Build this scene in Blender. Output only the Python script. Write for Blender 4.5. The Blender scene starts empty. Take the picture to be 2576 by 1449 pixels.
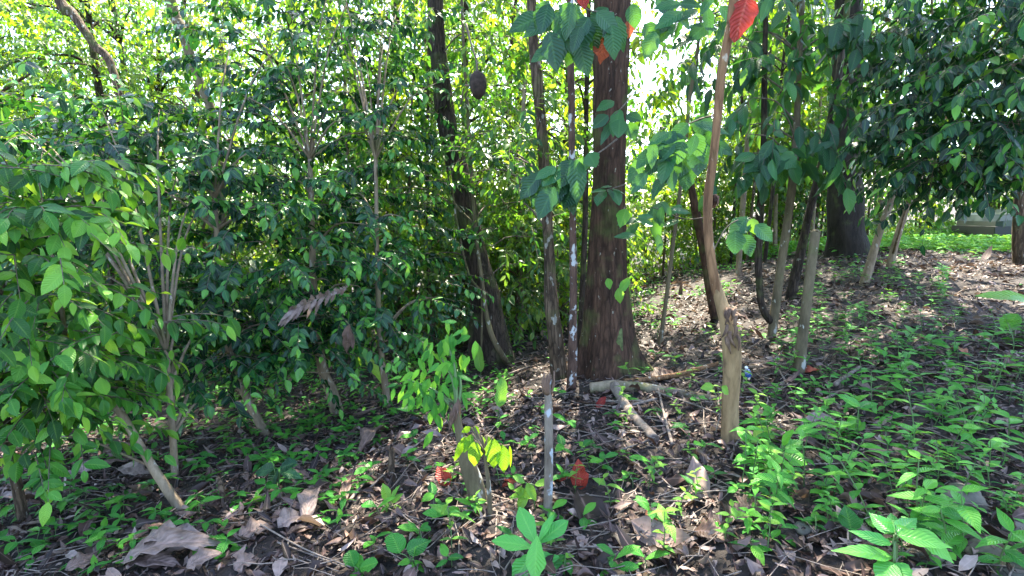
import bpy, math
import numpy as np
from mathutils import Vector, noise as mnoise

rng = np.random.default_rng(11)
SC = bpy.context.scene
COL = SC.collection
R = math.radians

# ------------------------------------------------------------------ camera
FPX = 1288.0                      # focal length in the 2576 px wide reference grid
PITCH = R(8.0)
CAM = np.array([0.0, 0.0, 1.6])
_fw = np.array([0, math.cos(PITCH), -math.sin(PITCH)])
_up = np.array([0, math.sin(PITCH), math.cos(PITCH)])
cam_d = bpy.data.cameras.new('camera')
cam_d.lens = 18.0
cam_d.sensor_width = 36.0
cam_d.clip_end = 2000
cam = bpy.data.objects.new('camera', cam_d)
COL.objects.link(cam)
cam.location = CAM
cam.rotation_euler = (math.pi / 2 - PITCH, 0, 0)
SC.camera = cam


def ray(px, py):
    u = (px - 1288.0) / FPX
    v = (724.5 - py) / FPX
    return np.array([u, 0, 0]) + _fw + v * _up


def at(px, py, Y):
    d = ray(px, py)
    return CAM + d * (Y / d[1])


def px2m(Y):
    return Y / FPX


def to_px(p):
    q = np.asarray(p, float) - CAM
    d = max(q @ _fw, 0.05)
    return 1288 + FPX * q[0] / d, 724.5 - FPX * (q @ _up) / d


def nrm(a):
    return a / (np.linalg.norm(a, axis=-1, keepdims=True) + 1e-9)


# ------------------------------------------------------------------ terrain
_cp = []
for px, py, Y in [(1288, 1449, 2.1), (1835, 1110, 3.35), (1520, 945, 5.0), (1680, 765, 9.0), (1800, 690, 10.2),
                  (2000, 640, 11.0), (2130, 622, 9.0), (2330, 640, 9.6), (2520, 625, 12.0), (2010, 940, 4.5), (1940, 850, 5.8),
                  (2576, 760, 5.5), (2576, 1100, 2.8), (2576, 1449, 1.8), (0, 1449, 2.2), (60, 1310, 2.9), (460, 1290, 2.9),
                  (100, 1150, 4.0), (650, 1090, 4.8), (850, 1040, 5.2), (1200, 1280, 2.6), (1240, 915, 6.4), (1000, 900, 7.5),
                  (1320, 850, 9.0), (1320, 800, 12.0), (2250, 850, 4.7), (700, 880, 9.0), (300, 950, 7.0)]:
    _cp.append(at(px, py, Y))
_cp += [np.array(p, float) for p in [(-15, 25, -2.6), (0, 25, -1.0), (10, 25, 1.3), (20, 22, 1.6), (0, 45, -1), (30, 45, 2),
        (-30, 45, -3), (0, 0, 0), (3, 0, .35), (-3, 0, -.1), (0, -6, 0), (10, 0, 1.0), (-10, 0, -.6), (-12, 12, -1.6), (14, 8, 1.2)]]
_cp = np.array(_cp)


def _tps(r):
    return r  # linear (biharmonic-like) kernel keeps far extrapolation tame


_A = _tps(np.linalg.norm(_cp[:, None, :2] - _cp[None, :, :2], axis=-1))
_n = len(_cp)
_P = np.c_[np.ones(_n), _cp[:, :2]]
_M = np.block([[_A - 0.35 * np.eye(_n), _P], [_P.T, np.zeros((3, 3))]])
_W = np.linalg.solve(_M, np.r_[_cp[:, 2], 0, 0, 0])


def hgt(x, y):
    x = np.asarray(x, float)
    y = np.asarray(y, float)
    cx = np.clip(x, -40, 40)
    cy = np.clip(y, -15, 60)
    r = np.sqrt((cx[..., None] - _cp[:, 0]) ** 2 + (cy[..., None] - _cp[:, 1]) ** 2 + 0.25)
    z = _tps(r) @ _W[:_n] + _W[_n] + _W[_n + 1] * cx + _W[_n + 2] * cy
    z = z + 0.025 * np.sin(x * 2.3 + 1.0) * np.sin(y * 1.9) + 0.014 * np.sin(x * 5.1 + y * 3.3) + 0.010 * np.sin(x * 9.0 - y * 7.7 + 2)
    return z


def ground(px, py):
    d = ray(px, py)
    t = np.linspace(0.8, 60, 2400)
    p = CAM + t[:, None] * d
    below = p[:, 2] < hgt(p[:, 0], p[:, 1])
    i = int(np.argmax(below)) if below.any() else len(t) - 1
    if i > 0:
        a, b = t[i - 1], t[i]
        for _ in range(18):
            m = (a + b) / 2
            q = CAM + m * d
            if q[2] < hgt(q[0], q[1]):
                b = m
            else:
                a = m
        return CAM + b * d
    return p[i]


def gpt(x, y, dz=0.0):
    return np.array([x, y, float(hgt(x, y)) + dz])


def gnormal(x, y):
    e = 0.06
    return nrm(np.array([float(hgt(x - e, y) - hgt(x + e, y)) / (2 * e), float(hgt(x, y - e) - hgt(x, y + e)) / (2 * e), 1.0]))


# ------------------------------------------------------------------ materials
def new_mat(name):
    m = bpy.data.materials.new(name)
    m.use_nodes = True
    nt = m.node_tree
    nt.nodes.clear()
    return m, nt


def N(nt, kind, **kw):
    n = nt.nodes.new(kind)
    for k, v in kw.items():
        setattr(n, k, v)
    return n


def ramp(nt, stops, interp='LINEAR'):
    n = nt.nodes.new('ShaderNodeValToRGB')
    n.color_ramp.interpolation = interp
    e = n.color_ramp.elements
    while len(e) < len(stops):
        e.new(0.5)
    for el, (p, c) in zip(e, stops):
        el.position = p
        el.color = (c[0], c[1], c[2], 1)
    return n


def leaf_mat(name, cols, trans, fac=0.38, rough=0.36, vein=0.0, mottled=0.0, spec=0.5):
    m, nt = new_mat(name)
    L = nt.links
    a = N(nt, 'ShaderNodeAttribute', attribute_name='tint')
    k = len(cols)
    r1 = ramp(nt, [(i / (k - 1), c) for i, c in enumerate(cols)])
    r2 = ramp(nt, [(i / (k - 1), c) for i, c in enumerate(trans)])
    L.new(a.outputs['Fac'], r1.inputs[0])
    L.new(a.outputs['Fac'], r2.inputs[0])
    uv = N(nt, 'ShaderNodeUVMap')
    sx = N(nt, 'ShaderNodeSeparateXYZ')
    L.new(uv.outputs[0], sx.inputs[0])
    ab = N(nt, 'ShaderNodeMath', operation='ABSOLUTE')
    L.new(sx.outputs[0], ab.inputs[0])
    mid = N(nt, 'ShaderNodeMapRange')
    mid.inputs[1].default_value = 0.03
    mid.inputs[2].default_value = 0.14
    mid.inputs[3].default_value = 0.22
    mid.inputs[4].default_value = 0.0
    L.new(ab.outputs[0], mid.inputs[0])
    mx = N(nt, 'ShaderNodeMix', data_type='RGBA')
    mx.inputs['B'].default_value = (min(1, cols[-1][0] * 1.7 + .05), min(1, cols[-1][1] * 1.4 + .05), cols[-1][2] * 1.5 + .03, 1)
    L.new(mid.outputs[0], mx.inputs['Factor'])
    src = r1.outputs[0]
    if mottled > 0:
        tc = N(nt, 'ShaderNodeTexCoord')
        no = N(nt, 'ShaderNodeTexNoise')
        no.inputs['Scale'].default_value = 38
        no.inputs['Detail'].default_value = 4
        L.new(tc.outputs['Object'], no.inputs['Vector'])
        mm = N(nt, 'ShaderNodeMapRange')
        mm.inputs[1].default_value = 0.3
        mm.inputs[2].default_value = 0.7
        mm.inputs[3].default_value = 1 - mottled
        mm.inputs[4].default_value = 1 + mottled * .5
        L.new(no.outputs[0], mm.inputs[0])
        ml = N(nt, 'ShaderNodeVectorMath', operation='SCALE')
        L.new(src, ml.inputs[0])
        L.new(mm.outputs[0], ml.inputs['Scale'])
        src = ml.outputs[0]
    L.new(src, mx.inputs['A'])
    p = N(nt, 'ShaderNodeBsdfPrincipled')
    p.inputs['Roughness'].default_value = rough
    p.inputs['Specular IOR Level'].default_value = spec
    L.new(mx.outputs['Result'], p.inputs['Base Color'])
    t = N(nt, 'ShaderNodeBsdfTranslucent')
    L.new(r2.outputs[0], t.inputs[0])
    if vein > 0:
        wv = N(nt, 'ShaderNodeMath', operation='MULTIPLY_ADD')
        wv.inputs[1].default_value = -0.22
        L.new(ab.outputs[0], wv.inputs[0])
        L.new(sx.outputs[1], wv.inputs[2])
        s = N(nt, 'ShaderNodeMath', operation='MULTIPLY')
        s.inputs[1].default_value = 62
        L.new(wv.outputs[0], s.inputs[0])
        sn = N(nt, 'ShaderNodeMath', operation='SINE')
        L.new(s.outputs[0], sn.inputs[0])
        b = N(nt, 'ShaderNodeBump')
        b.inputs['Strength'].default_value = vein
        b.inputs['Distance'].default_value = 0.004
        L.new(sn.outputs[0], b.inputs['Height'])
        L.new(b.outputs[0], p.inputs['Normal'])
    ms = N(nt, 'ShaderNodeMixShader')
    ms.inputs[0].default_value = fac
    L.new(p.outputs[0], ms.inputs[1])
    L.new(t.outputs[0], ms.inputs[2])
    o = N(nt, 'ShaderNodeOutputMaterial')
    L.new(ms.outputs[0], o.inputs[0])
    return m


def bark_mat(name, c1, c2, patch=None, patch_amt=0.0, patch_scale=6.0, moss=0.0, stretch=0.25, scale=14.0, bump=0.5, rough=0.85, sharp=0.04, cracks=0.0):
    m, nt = new_mat(name)
    L = nt.links
    tc = N(nt, 'ShaderNodeTexCoord')
    mp = N(nt, 'ShaderNodeMapping')
    mp.inputs['Scale'].default_value = (1, 1, stretch)
    L.new(tc.outputs['Object'], mp.inputs[0])
    n1 = N(nt, 'ShaderNodeTexNoise')
    n1.inputs['Scale'].default_value = scale
    n1.inputs['Detail'].default_value = 8
    n1.inputs['Roughness'].default_value = 0.68
    L.new(mp.outputs[0], n1.inputs['Vector'])
    r1 = ramp(nt, [(0.32, c1), (0.5, tuple((a + b) / 2 for a, b in zip(c1, c2))), (0.68, c2)])
    L.new(n1.outputs[0], r1.inputs[0])
    out = r1.outputs[0]
    hsrc = n1.outputs[0]
    if cracks > 0:
        mp3 = N(nt, 'ShaderNodeMapping')
        mp3.inputs['Scale'].default_value = (1, 1, .16)
        L.new(tc.outputs['Object'], mp3.inputs[0])
        wob = N(nt, 'ShaderNodeMix', data_type='RGBA', blend_type='ADD')
        wob.inputs['Factor'].default_value = .06
        L.new(mp3.outputs[0], wob.inputs['A'])
        L.new(n1.outputs['Color'], wob.inputs['B'])
        vo = N(nt, 'ShaderNodeTexVoronoi', feature='DISTANCE_TO_EDGE')
        vo.inputs['Scale'].default_value = 24
        L.new(wob.outputs['Result'], vo.inputs['Vector'])
        cr = N(nt, 'ShaderNodeMapRange')
        cr.inputs[1].default_value = .0
        cr.inputs[2].default_value = .16
        cr.inputs[3].default_value = 1 - cracks
        cr.inputs[4].default_value = 1
        L.new(vo.outputs['Distance'], cr.inputs[0])
        sc_ = N(nt, 'ShaderNodeVectorMath', operation='SCALE')
        L.new(out, sc_.inputs[0])
        L.new(cr.outputs[0], sc_.inputs['Scale'])
        out = sc_.outputs[0]
        ad = N(nt, 'ShaderNodeMath', operation='ADD')
        L.new(n1.outputs[0], ad.inputs[0])
        L.new(cr.outputs[0], ad.inputs[1])
        hsrc = ad.outputs[0]
    if moss > 0:
        n3 = N(nt, 'ShaderNodeTexNoise')
        n3.inputs['Scale'].default_value = 3.2
        n3.inputs['Detail'].default_value = 6
        L.new(tc.outputs['Object'], n3.inputs['Vector'])
        q = N(nt, 'ShaderNodeMapRange')
        q.inputs[1].default_value = 0.62 - moss * .3
        q.inputs[2].default_value = 0.80 - moss * .3
        q.inputs[3].default_value = 0
        q.inputs[4].default_value = 0.75
        L.new(n3.outputs[0], q.inputs[0])
        x = N(nt, 'ShaderNodeMix', data_type='RGBA')
        x.inputs['B'].default_value = (0.10, 0.13, 0.035, 1)
        L.new(q.outputs[0], x.inputs['Factor'])
        L.new(out, x.inputs['A'])
        out = x.outputs['Result']
    if patch:
        n2 = N(nt, 'ShaderNodeTexNoise')
        n2.inputs['Scale'].default_value = patch_scale
        n2.inputs['Detail'].default_value = 5
        n2.inputs['Roughness'].default_value = 0.55
        mp2 = N(nt, 'ShaderNodeMapping')
        mp2.inputs['Scale'].default_value = (1, 1, 0.6)
        mp2.inputs['Location'].default_value = (3.1, 1.7, 5.2)
        L.new(tc.outputs['Object'], mp2.inputs[0])
        L.new(mp2.outputs[0], n2.inputs['Vector'])
        q = N(nt, 'ShaderNodeMapRange')
        q.inputs[1].default_value = 0.68 - patch_amt * .3
        q.inputs[2].default_value = 0.68 - patch_amt * .3 + sharp
        L.new(n2.outputs[0], q.inputs[0])
        x = N(nt, 'ShaderNodeMix', data_type='RGBA')
        x.inputs['B'].default_value = (*patch, 1)
        L.new(q.outputs[0], x.inputs['Factor'])
        L.new(out, x.inputs['A'])
        out = x.outputs['Result']
    p = N(nt, 'ShaderNodeBsdfPrincipled')
    p.inputs['Roughness'].default_value = rough
    p.inputs['Specular IOR Level'].default_value = 0.25
    L.new(out, p.inputs['Base Color'])
    b = N(nt, 'ShaderNodeBump')
    b.inputs['Strength'].default_value = bump
    b.inputs['Distance'].default_value = 0.03
    L.new(hsrc, b.inputs['Height'])
    L.new(b.outputs[0], p.inputs['Normal'])
    o = N(nt, 'ShaderNodeOutputMaterial')
    L.new(p.outputs[0], o.inputs[0])
    return m


def plain_mat(name, col, rough=0.5, metal=0.0, noise_amt=0.0, noise_scale=20, trans=0.0, spec=0.5):
    m, nt = new_mat(name)
    p = N(nt, 'ShaderNodeBsdfPrincipled')
    p.inputs['Base Color'].default_value = (*col, 1)
    p.inputs['Roughness'].default_value = rough
    p.inputs['Metallic'].default_value = metal
    p.inputs['Specular IOR Level'].default_value = spec
    if trans:
        p.inputs['Transmission Weight'].default_value = trans
    if noise_amt:
        tc = N(nt, 'ShaderNodeTexCoord')
        n = N(nt, 'ShaderNodeTexNoise')
        n.inputs['Scale'].default_value = noise_scale
        n.inputs['Detail'].default_value = 6
        nt.links.new(tc.outputs['Object'], n.inputs['Vector'])
        r_ = ramp(nt, [(0.3, tuple(c * (1 - noise_amt) for c in col)), (0.7, tuple(min(1, c * (1 + noise_amt)) for c in col))])
        nt.links.new(n.outputs[0], r_.inputs[0])
        nt.links.new(r_.outputs[0], p.inputs['Base Color'])
        b = N(nt, 'ShaderNodeBump')
        b.inputs['Strength'].default_value = 0.4
        b.inputs['Distance'].default_value = 0.02
        nt.links.new(n.outputs[0], b.inputs['Height'])
        nt.links.new(b.outputs[0], p.inputs['Normal'])
    o = N(nt, 'ShaderNodeOutputMaterial')
    nt.links.new(p.outputs[0], o.inputs[0])
    return m


M = {}
# coffee-like shrubs: dark glossy to fresh green, widened to imitate shaded and lit leaves
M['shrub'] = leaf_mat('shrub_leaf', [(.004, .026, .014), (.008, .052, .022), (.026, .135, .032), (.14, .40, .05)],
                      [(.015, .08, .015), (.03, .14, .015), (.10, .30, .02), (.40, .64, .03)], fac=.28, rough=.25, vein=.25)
M['front'] = leaf_mat('front_shrub_leaf', [(.012, .065, .016), (.03, .16, .022), (.085, .31, .035), (.24, .52, .06)],
                      [(.06, .22, .02), (.13, .36, .02), (.28, .55, .03), (.5, .7, .04)], fac=.33, rough=.38, vein=.45)
M['bright'] = leaf_mat('background_leaf', [(.015, .055, .014), (.03, .09, .016), (.06, .14, .02), (.12, .2, .025)],
                       [(.12, .34, .015), (.22, .46, .015), (.34, .58, .02), (.54, .64, .02)], fac=.44, rough=.42)
M['mid'] = leaf_mat('understorey_leaf', [(.018, .06, .025), (.03, .09, .028), (.055, .14, .03), (.11, .22, .035)],
                    [(.07, .22, .02), (.14, .36, .02), (.30, .56, .03), (.55, .70, .04)], fac=.38, rough=.36)
M['big'] = leaf_mat('large_leaf', [(.008, .045, .022), (.014, .075, .032), (.026, .12, .045), (.06, .22, .045)],
                    [(.05, .18, .03), (.09, .28, .03), (.16, .40, .03), (.3, .55, .03)], fac=.3, rough=.32, vein=.4)
M['herb'] = leaf_mat('herb_leaf', [(.025, .16, .025), (.045, .26, .03), (.085, .36, .03), (.18, .48, .04)],
                     [(.10, .34, .05), (.15, .44, .05), (.24, .55, .05), (.35, .62, .06)], fac=.33, rough=.42, vein=.6)
M['fresh'] = leaf_mat('fresh_leaf', [(.09, .30, .05), (.13, .36, .05), (.19, .43, .05), (.30, .5, .05)],
                      [(.2, .5, .04), (.3, .58, .04), (.42, .66, .04), (.55, .7, .05)], fac=.36, rough=.38, vein=.6)
M['lime'] = leaf_mat('lime_leaf', [(.13, .38, .02), (.17, .44, .02), (.22, .50, .02), (.30, .55, .03)],
                     [(.30, .62, .02), (.36, .68, .02), (.42, .72, .03), (.5, .75, .03)], fac=.42, rough=.4, vein=.8)  # young leaf green, brightened to imitate sun coming from behind
M['ginger'] = leaf_mat('ginger_leaf', [(.04, .25, .045), (.06, .32, .05), (.09, .39, .055), (.16, .48, .06)],
                       [(.1, .4, .05), (.15, .5, .05), (.2, .55, .05), (.3, .6, .06)], fac=.3, rough=.33, vein=0.3)
M['litter'] = leaf_mat('dead_leaf', [(.018, .010, .009), (.046, .025, .021), (.092, .051, .042), (.18, .112, .095), (.36, .27, .24)],
                       [(.05, .03, .02), (.1, .06, .04), (.2, .12, .07), (.3, .2, .12), (.4, .3, .2)], fac=.12, rough=.55, mottled=.35, spec=.4)
M['bigdead'] = leaf_mat('big_dead_leaf', [(.10, .052, .036), (.16, .095, .072), (.23, .155, .13), (.33, .25, .22)],
                        [(.2, .12, .07), (.3, .2, .1), (.35, .25, .15), (.4, .3, .2)], fac=.14, rough=.6, vein=.3, mottled=.45)
M['red'] = leaf_mat('red_leaf', [(.34, .025, .02), (.5, .06, .04), (.55, .12, .06), (.55, .2, .11)],
                    [(.5, .04, .02), (.6, .08, .03), (.65, .14, .05), (.6, .2, .1)], fac=.3, rough=.5, vein=.8, mottled=.35)
M['twig'] = bark_mat('twig_bark', (.07, .05, .04), (.20, .16, .13), scale=30, bump=.3)
M['stick'] = bark_mat('dry_stick', (.12, .09, .075), (.32, .26, .22), scale=25, bump=.4)
M['stem'] = plain_mat('green_stem', (.09, .16, .05), rough=.5)
M['bark_main'] = bark_mat('red_brown_bark', (.022, .012, .008), (.125, .066, .042), patch=(.30, .27, .22), patch_amt=.05, patch_scale=22, moss=.3, scale=11, stretch=.22, bump=.9, cracks=.34)
M['bark_dark'] = bark_mat('dark_bark', (.022, .016, .013), (.085, .06, .045), patch=(.2, .19, .16), patch_amt=.08, patch_scale=18, moss=.3, scale=12, bump=.9, cracks=.5)
M['bark_black'] = bark_mat('near_black_bark', (.010, .008, .007), (.040, .032, .026), moss=.1, scale=12, bump=.9)  # darkest bark tone, nearly black
M['bark_brown'] = bark_mat('brown_bark', (.06, .038, .026), (.19, .13, .085), patch=(.34, .32, .27), patch_amt=.2, patch_scale=16, moss=.3, scale=14, bump=.8, cracks=.55)
M['bark_lichen'] = bark_mat('lichen_bark', (.11, .085, .065), (.30, .25, .20), patch=(.42, .45, .48), patch_amt=.42, patch_scale=17, moss=.15, scale=16, bump=.6, sharp=.06)
M['bark_blotch'] = bark_mat('blotched_dark_bark', (.03, .018, .014), (.16, .09, .065), patch=(.46, .46, .46), patch_amt=.40, patch_scale=17, scale=16, bump=.7, sharp=.06)
M['bark_orange'] = bark_mat('orange_bark', (.10, .046, .022), (.36, .20, .10), patch=(.46, .38, .28), patch_amt=.2, patch_scale=18, moss=.1, cracks=.3, scale=10, stretch=.18, bump=.6)
M['bark_stump'] = bark_mat('peeled_stump_bark', (.14, .085, .04), (.48, .32, .165), patch=(.10, .065, .04), patch_amt=.36, patch_scale=7, moss=.16, scale=9, stretch=.2, bump=.5, sharp=.12)
M['bark_pale'] = bark_mat('pale_mossy_bark', (.06, .048, .028), (.19, .15, .09), patch=(.40, .39, .34), patch_amt=.22, patch_scale=12, moss=.25, scale=12, bump=.5)
M['bark_tan'] = bark_mat('tan_bark', (.12, .085, .055), (.34, .26, .18), patch=(.4, .36, .3), patch_amt=.2, patch_scale=14, moss=.25, scale=16, bump=.5)
M['wood_torn'] = bark_mat('torn_wood', (.05, .03, .025), (.30, .19, .13), scale=22, stretch=.12, bump=1.0)
M['moss'] = plain_mat('moss', (.085, .105, .035), rough=.95, noise_amt=.5, noise_scale=28)
M['rock'] = plain_mat('grey_rock', (.14, .125, .10), rough=.9, noise_amt=.4, noise_scale=14)
M['nest'] = plain_mat('nest_mud', (.035, .022, .016), rough=.95, noise_amt=.6, noise_scale=30)
M['plastic'] = plain_mat('clear_plastic', (.75, .82, .9), rough=.12, trans=.75)
M['label_blue'] = plain_mat('blue_label', (.05, .13, .42), rough=.4)
M['cap'] = plain_mat('white_cap', (.75, .78, .82), rough=.35)
M['paint'] = plain_mat('car_paint', (.055, .075, .065), rough=.3, metal=.1)
M['glass'] = plain_mat('car_glass', (.05, .07, .07), rough=.06, spec=.8)
M['rubber'] = plain_mat('tyre_rubber', (.015, .015, .016), rough=.7)
M['rim'] = plain_mat('alloy_rim', (.30, .31, .33), rough=.35, metal=.8)
M['trim'] = plain_mat('black_trim', (.02, .02, .022), rough=.5)
M['lamp'] = plain_mat('lamp_glass', (.16, .17, .17), rough=.15)


def ground_mat():
    m, nt = new_mat('forest_soil')
    L = nt.links
    tc = N(nt, 'ShaderNodeTexCoord')
    n1 = N(nt, 'ShaderNodeTexNoise')
    n1.inputs['Scale'].default_value = 9
    n1.inputs['Detail'].default_value = 10
    n1.inputs['Roughness'].default_value = .7
    L.new(tc.outputs['Object'], n1.inputs['Vector'])
    r1 = ramp(nt, [(.3, (.012, .009, .008)), (.5, (.028, .020, .018)), (.7, (.06, .044, .037))])
    L.new(n1.outputs[0], r1.inputs[0])
    n2 = N(nt, 'ShaderNodeTexVoronoi')
    n2.inputs['Scale'].default_value = 26
    L.new(tc.outputs['Object'], n2.inputs['Vector'])
    mx = N(nt, 'ShaderNodeMix', data_type='RGBA', blend_type='MULTIPLY')
    mx.inputs['Factor'].default_value = .6
    r2 = ramp(nt, [(.0, (.6, .55, .52)), (.5, (1, 1, 1)), (1, (1.0, .9, .8))])
    L.new(n2.outputs['Color'], r2.inputs[0])
    L.new(r1.outputs[0], mx.inputs['A'])
    L.new(r2.outputs[0], mx.inputs['B'])
    p = N(nt, 'ShaderNodeBsdfPrincipled')
    p.inputs['Roughness'].default_value = .9
    L.new(mx.outputs['Result'], p.inputs['Base Color'])
    b = N(nt, 'ShaderNodeBump')
    b.inputs['Strength'].default_value = .8
    b.inputs['Distance'].default_value = .04
    L.new(n1.outputs[0], b.inputs['Height'])
    L.new(b.outputs[0], p.inputs['Normal'])
    o = N(nt, 'ShaderNodeOutputMaterial')
    L.new(p.outputs[0], o.inputs[0])
    return m


M['ground'] = ground_mat()


# ------------------------------------------------------------------ mesh batches
class MB:
    def __init__(s):
        s.v, s.f, s.uv, s.t, s.m = [], [], [], [], []
        s.n = 0

    def add(s, v, f, uv=None, tint=0.5, mat=0):
        v = np.asarray(v, float).reshape(-1, 3)
        f = np.asarray(f, int).reshape(-1, 4)
        k = len(v)
        s.v.append(v)
        s.f.append(f + s.n)
        s.uv.append(np.zeros((k, 2)) if uv is None else np.asarray(uv, float).reshape(-1, 2))
        s.t.append(np.broadcast_to(np.asarray(tint, float), (k,)).copy())
        s.m.append(np.full(len(f), mat, int))
        s.n += k

    def mesh(s, name, mats, origin=None, smooth=True):
        v = np.concatenate(s.v)
        if origin is not None:
            v = v - np.asarray(origin)
        f = np.concatenate(s.f)
        me = bpy.data.meshes.new(name)
        me.vertices.add(len(v))
        me.vertices.foreach_set('co', v.astype(np.float32).ravel())
        me.loops.add(f.size)
        me.loops.foreach_set('vertex_index', f.astype(np.int32).ravel())
        me.polygons.add(len(f))
        me.polygons.foreach_set('loop_start', np.arange(0, f.size, 4, dtype=np.int32))
        me.polygons.foreach_set('material_index', np.concatenate(s.m).astype(np.int32))
        me.polygons.foreach_set('use_smooth', np.full(len(f), smooth, bool))
        ul = me.uv_layers.new(name='UVMap')
        ul.data.foreach_set('uv', np.concatenate(s.uv)[f.ravel()].astype(np.float32).ravel())
        at_ = me.attributes.new('tint', 'FLOAT', 'POINT')
        at_.data.foreach_set('value', np.concatenate(s.t).astype(np.float32))
        for q in (mats if isinstance(mats, (list, tuple)) else [mats]):
            me.materials.append(M[q])
        me.update(calc_edges=True)
        return me

    def build(s, name, mats, parent=None, origin=None, smooth=True):
        return link(name, s.mesh(name, mats, origin, smooth), parent)


def link(name, me, parent=None):
    o = bpy.data.objects.new(name, me)
    COL.objects.link(o)
    if parent is not None:
        o.parent = parent
    return o


def tag(o, label=None, cat=None, group=None, kind=None):
    if label:
        o['label'] = label
    if cat:
        o['category'] = cat
    if group:
        o['group'] = group
    if kind:
        o['kind'] = kind
    return o


def thing(name, label, cat, loc=(0, 0, 0), rz=0.0, group=None):
    o = bpy.data.objects.new(name, None)
    o.empty_display_size = .1
    COL.objects.link(o)
    o.location = loc
    o.rotation_euler = (0, 0, rz)
    return tag(o, label, cat, group)


def dup(root, loc, rz=0.0, scale=1.0, label=None, group=None, tilt=(0, 0)):
    r_ = root.copy()
    COL.objects.link(r_)
    r_.location = loc
    r_.rotation_euler = (tilt[0], tilt[1], rz)
    r_.scale = scale if isinstance(scale, tuple) else (scale,) * 3
    if label:
        r_['label'] = label
    if group:
        r_['group'] = group
    for ch in list(root.children):
        c = ch.copy()
        COL.objects.link(c)
        c.parent = r_
    return r_


# ------------------------------------------------------------------ leaf templates
def template(kind, nl, cols=3):
    t = np.linspace(0, 1, nl + 1)
    if kind == 'ovate':
        w = np.sin(np.pi * t ** .8) ** .85
    elif kind == 'lance':
        w = np.sin(np.pi * t ** .72) ** 1.1
    elif kind == 'obovate':
        w = np.sin(np.pi * np.clip(t, 0, 1) ** 1.25) ** .8
    elif kind == 'round':
        w = np.sqrt(np.clip(1 - (2 * t - 1) ** 2, 0, 1))
    elif kind == 'strap':
        w = np.clip(np.minimum(t * 5, (1 - t) * 4), 0, 1) ** .6
    elif kind == 'heart':
        w = np.sqrt(np.clip(1 - (1.12 * t - .12 - .38) ** 2 / .40, 0, 1)) * (1 - t ** 3)
        w[0] = .35
    w = np.maximum(w, .03)
    xs = np.linspace(-1, 1, cols)
    v = np.zeros((nl + 1, cols, 3))
    v[..., 0] = xs[None] * w[:, None] * .5
    v[..., 1] = t[:, None]
    uv = np.stack(np.broadcast_arrays(xs[None], t[:, None]), -1)
    f = []
    for i in range(nl):
        for j in range(cols - 1):
            a = i * cols + j
            f.append((a, a + 1, a + cols + 1, a + cols))
    return v.reshape(-1, 3), np.array(f), uv.reshape(-1, 2)


T_FAR = template('ovate', 3, 3)
T_MID = template('ovate', 5, 3)
T_LANCE = template('lance', 6, 3)
T_OBO = template('obovate', 6, 3)
T_HERO = template('ovate', 10, 5)
T_HLANCE = template('lance', 12, 5)
T_HOBO = template('obovate', 10, 5)
T_HROUND = template('round', 10, 5)
T_HHEART = template('heart', 10, 5)
T_STRAP = template('strap', 14, 5)
T_DEAD = template('ovate', 4, 3)


def leaves(mb, T, P, D, Nn, L, W, droop=.15, fold=.25, tint=.5, mat=0, wave=0.0, cup=0.0, rough=0.0, edge=0.0):
    tv, tf, tuv = T
    P = np.atleast_2d(np.asarray(P, float))
    n = len(P)
    if n == 0:
        return
    D = nrm(np.broadcast_to(np.asarray(D, float), P.shape))
    Z = np.broadcast_to(np.asarray(Nn, float), P.shape)
    Z = nrm(Z - (Z * D).sum(-1, keepdims=True) * D)
    X = np.cross(D, Z)
    b = lambda a: np.broadcast_to(np.asarray(a, float), (n,))[:, None]
    L, W, droop, fold, wave, cup = map(b, (L, W, droop, fold, wave, cup))
    x = tv[None, :, 0] * W
    if edge:
        x = x * (1 + edge * rng.normal(size=x.shape) * (np.abs(tuv[None, :, 0]) > .9))
    y = tv[None, :, 1] * L
    tt = tv[None, :, 1]
    z = fold * np.abs(x) - droop * L * tt ** 2 + wave * np.sin(tt * 19 + np.sign(x)) * np.abs(x) + cup * L * np.sin(tt * np.pi)
    if rough:
        z = z + rough * L * rng.normal(size=z.shape) * (.3 + np.abs(tuv[None, :, 0]))
    v = P[:, None] + X[:, None] * x[..., None] + D[:, None] * y[..., None] + Z[:, None] * z[..., None]
    k = len(tv)
    f = tf[None] + (np.arange(n) * k)[:, None, None]
    t = np.repeat(np.broadcast_to(np.asarray(tint, float), (n,)), k)
    mb.add(v.reshape(-1, 3), f.reshape(-1, 4), np.tile(tuv, (n, 1)), t, mat)


def twigs(mb, PTS, r0, r1, mat=0, ns=4, tint=.5):
    """PTS (n, k, 3): n thin tubes of k points each."""
    PTS = np.asarray(PTS, float)
    n, k, _ = PTS.shape
    d = nrm(np.gradient(PTS, axis=1))
    ref = np.array([.31, .17, .93])
    a = nrm(np.cross(d, ref))
    bb = np.cross(d, a)
    rr = np.linspace(0, 1, k)[None, :] * (np.reshape(r1, (-1, 1)) - np.reshape(r0, (-1, 1))) + np.reshape(r0, (-1, 1))
    ang = np.arange(ns) * 2 * np.pi / ns
    ring = PTS[:, :, None] + rr[..., None, None] * (np.cos(ang)[None, None, :, None] * a[:, :, None] + np.sin(ang)[None, None, :, None] * bb[:, :, None])
    f = []
    for i in range(k - 1):
        for j in range(ns):
            f.append((i * ns + j, i * ns + (j + 1) % ns, (i + 1) * ns + (j + 1) % ns, (i + 1) * ns + j))
    f = np.array(f)[None] + (np.arange(n) * k * ns)[:, None, None]
    t = np.repeat(np.broadcast_to(np.asarray(tint, float), (n,)), k * ns)
    mb.add(ring.reshape(-1, 3), f.reshape(-1, 4), None, t, mat)


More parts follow.
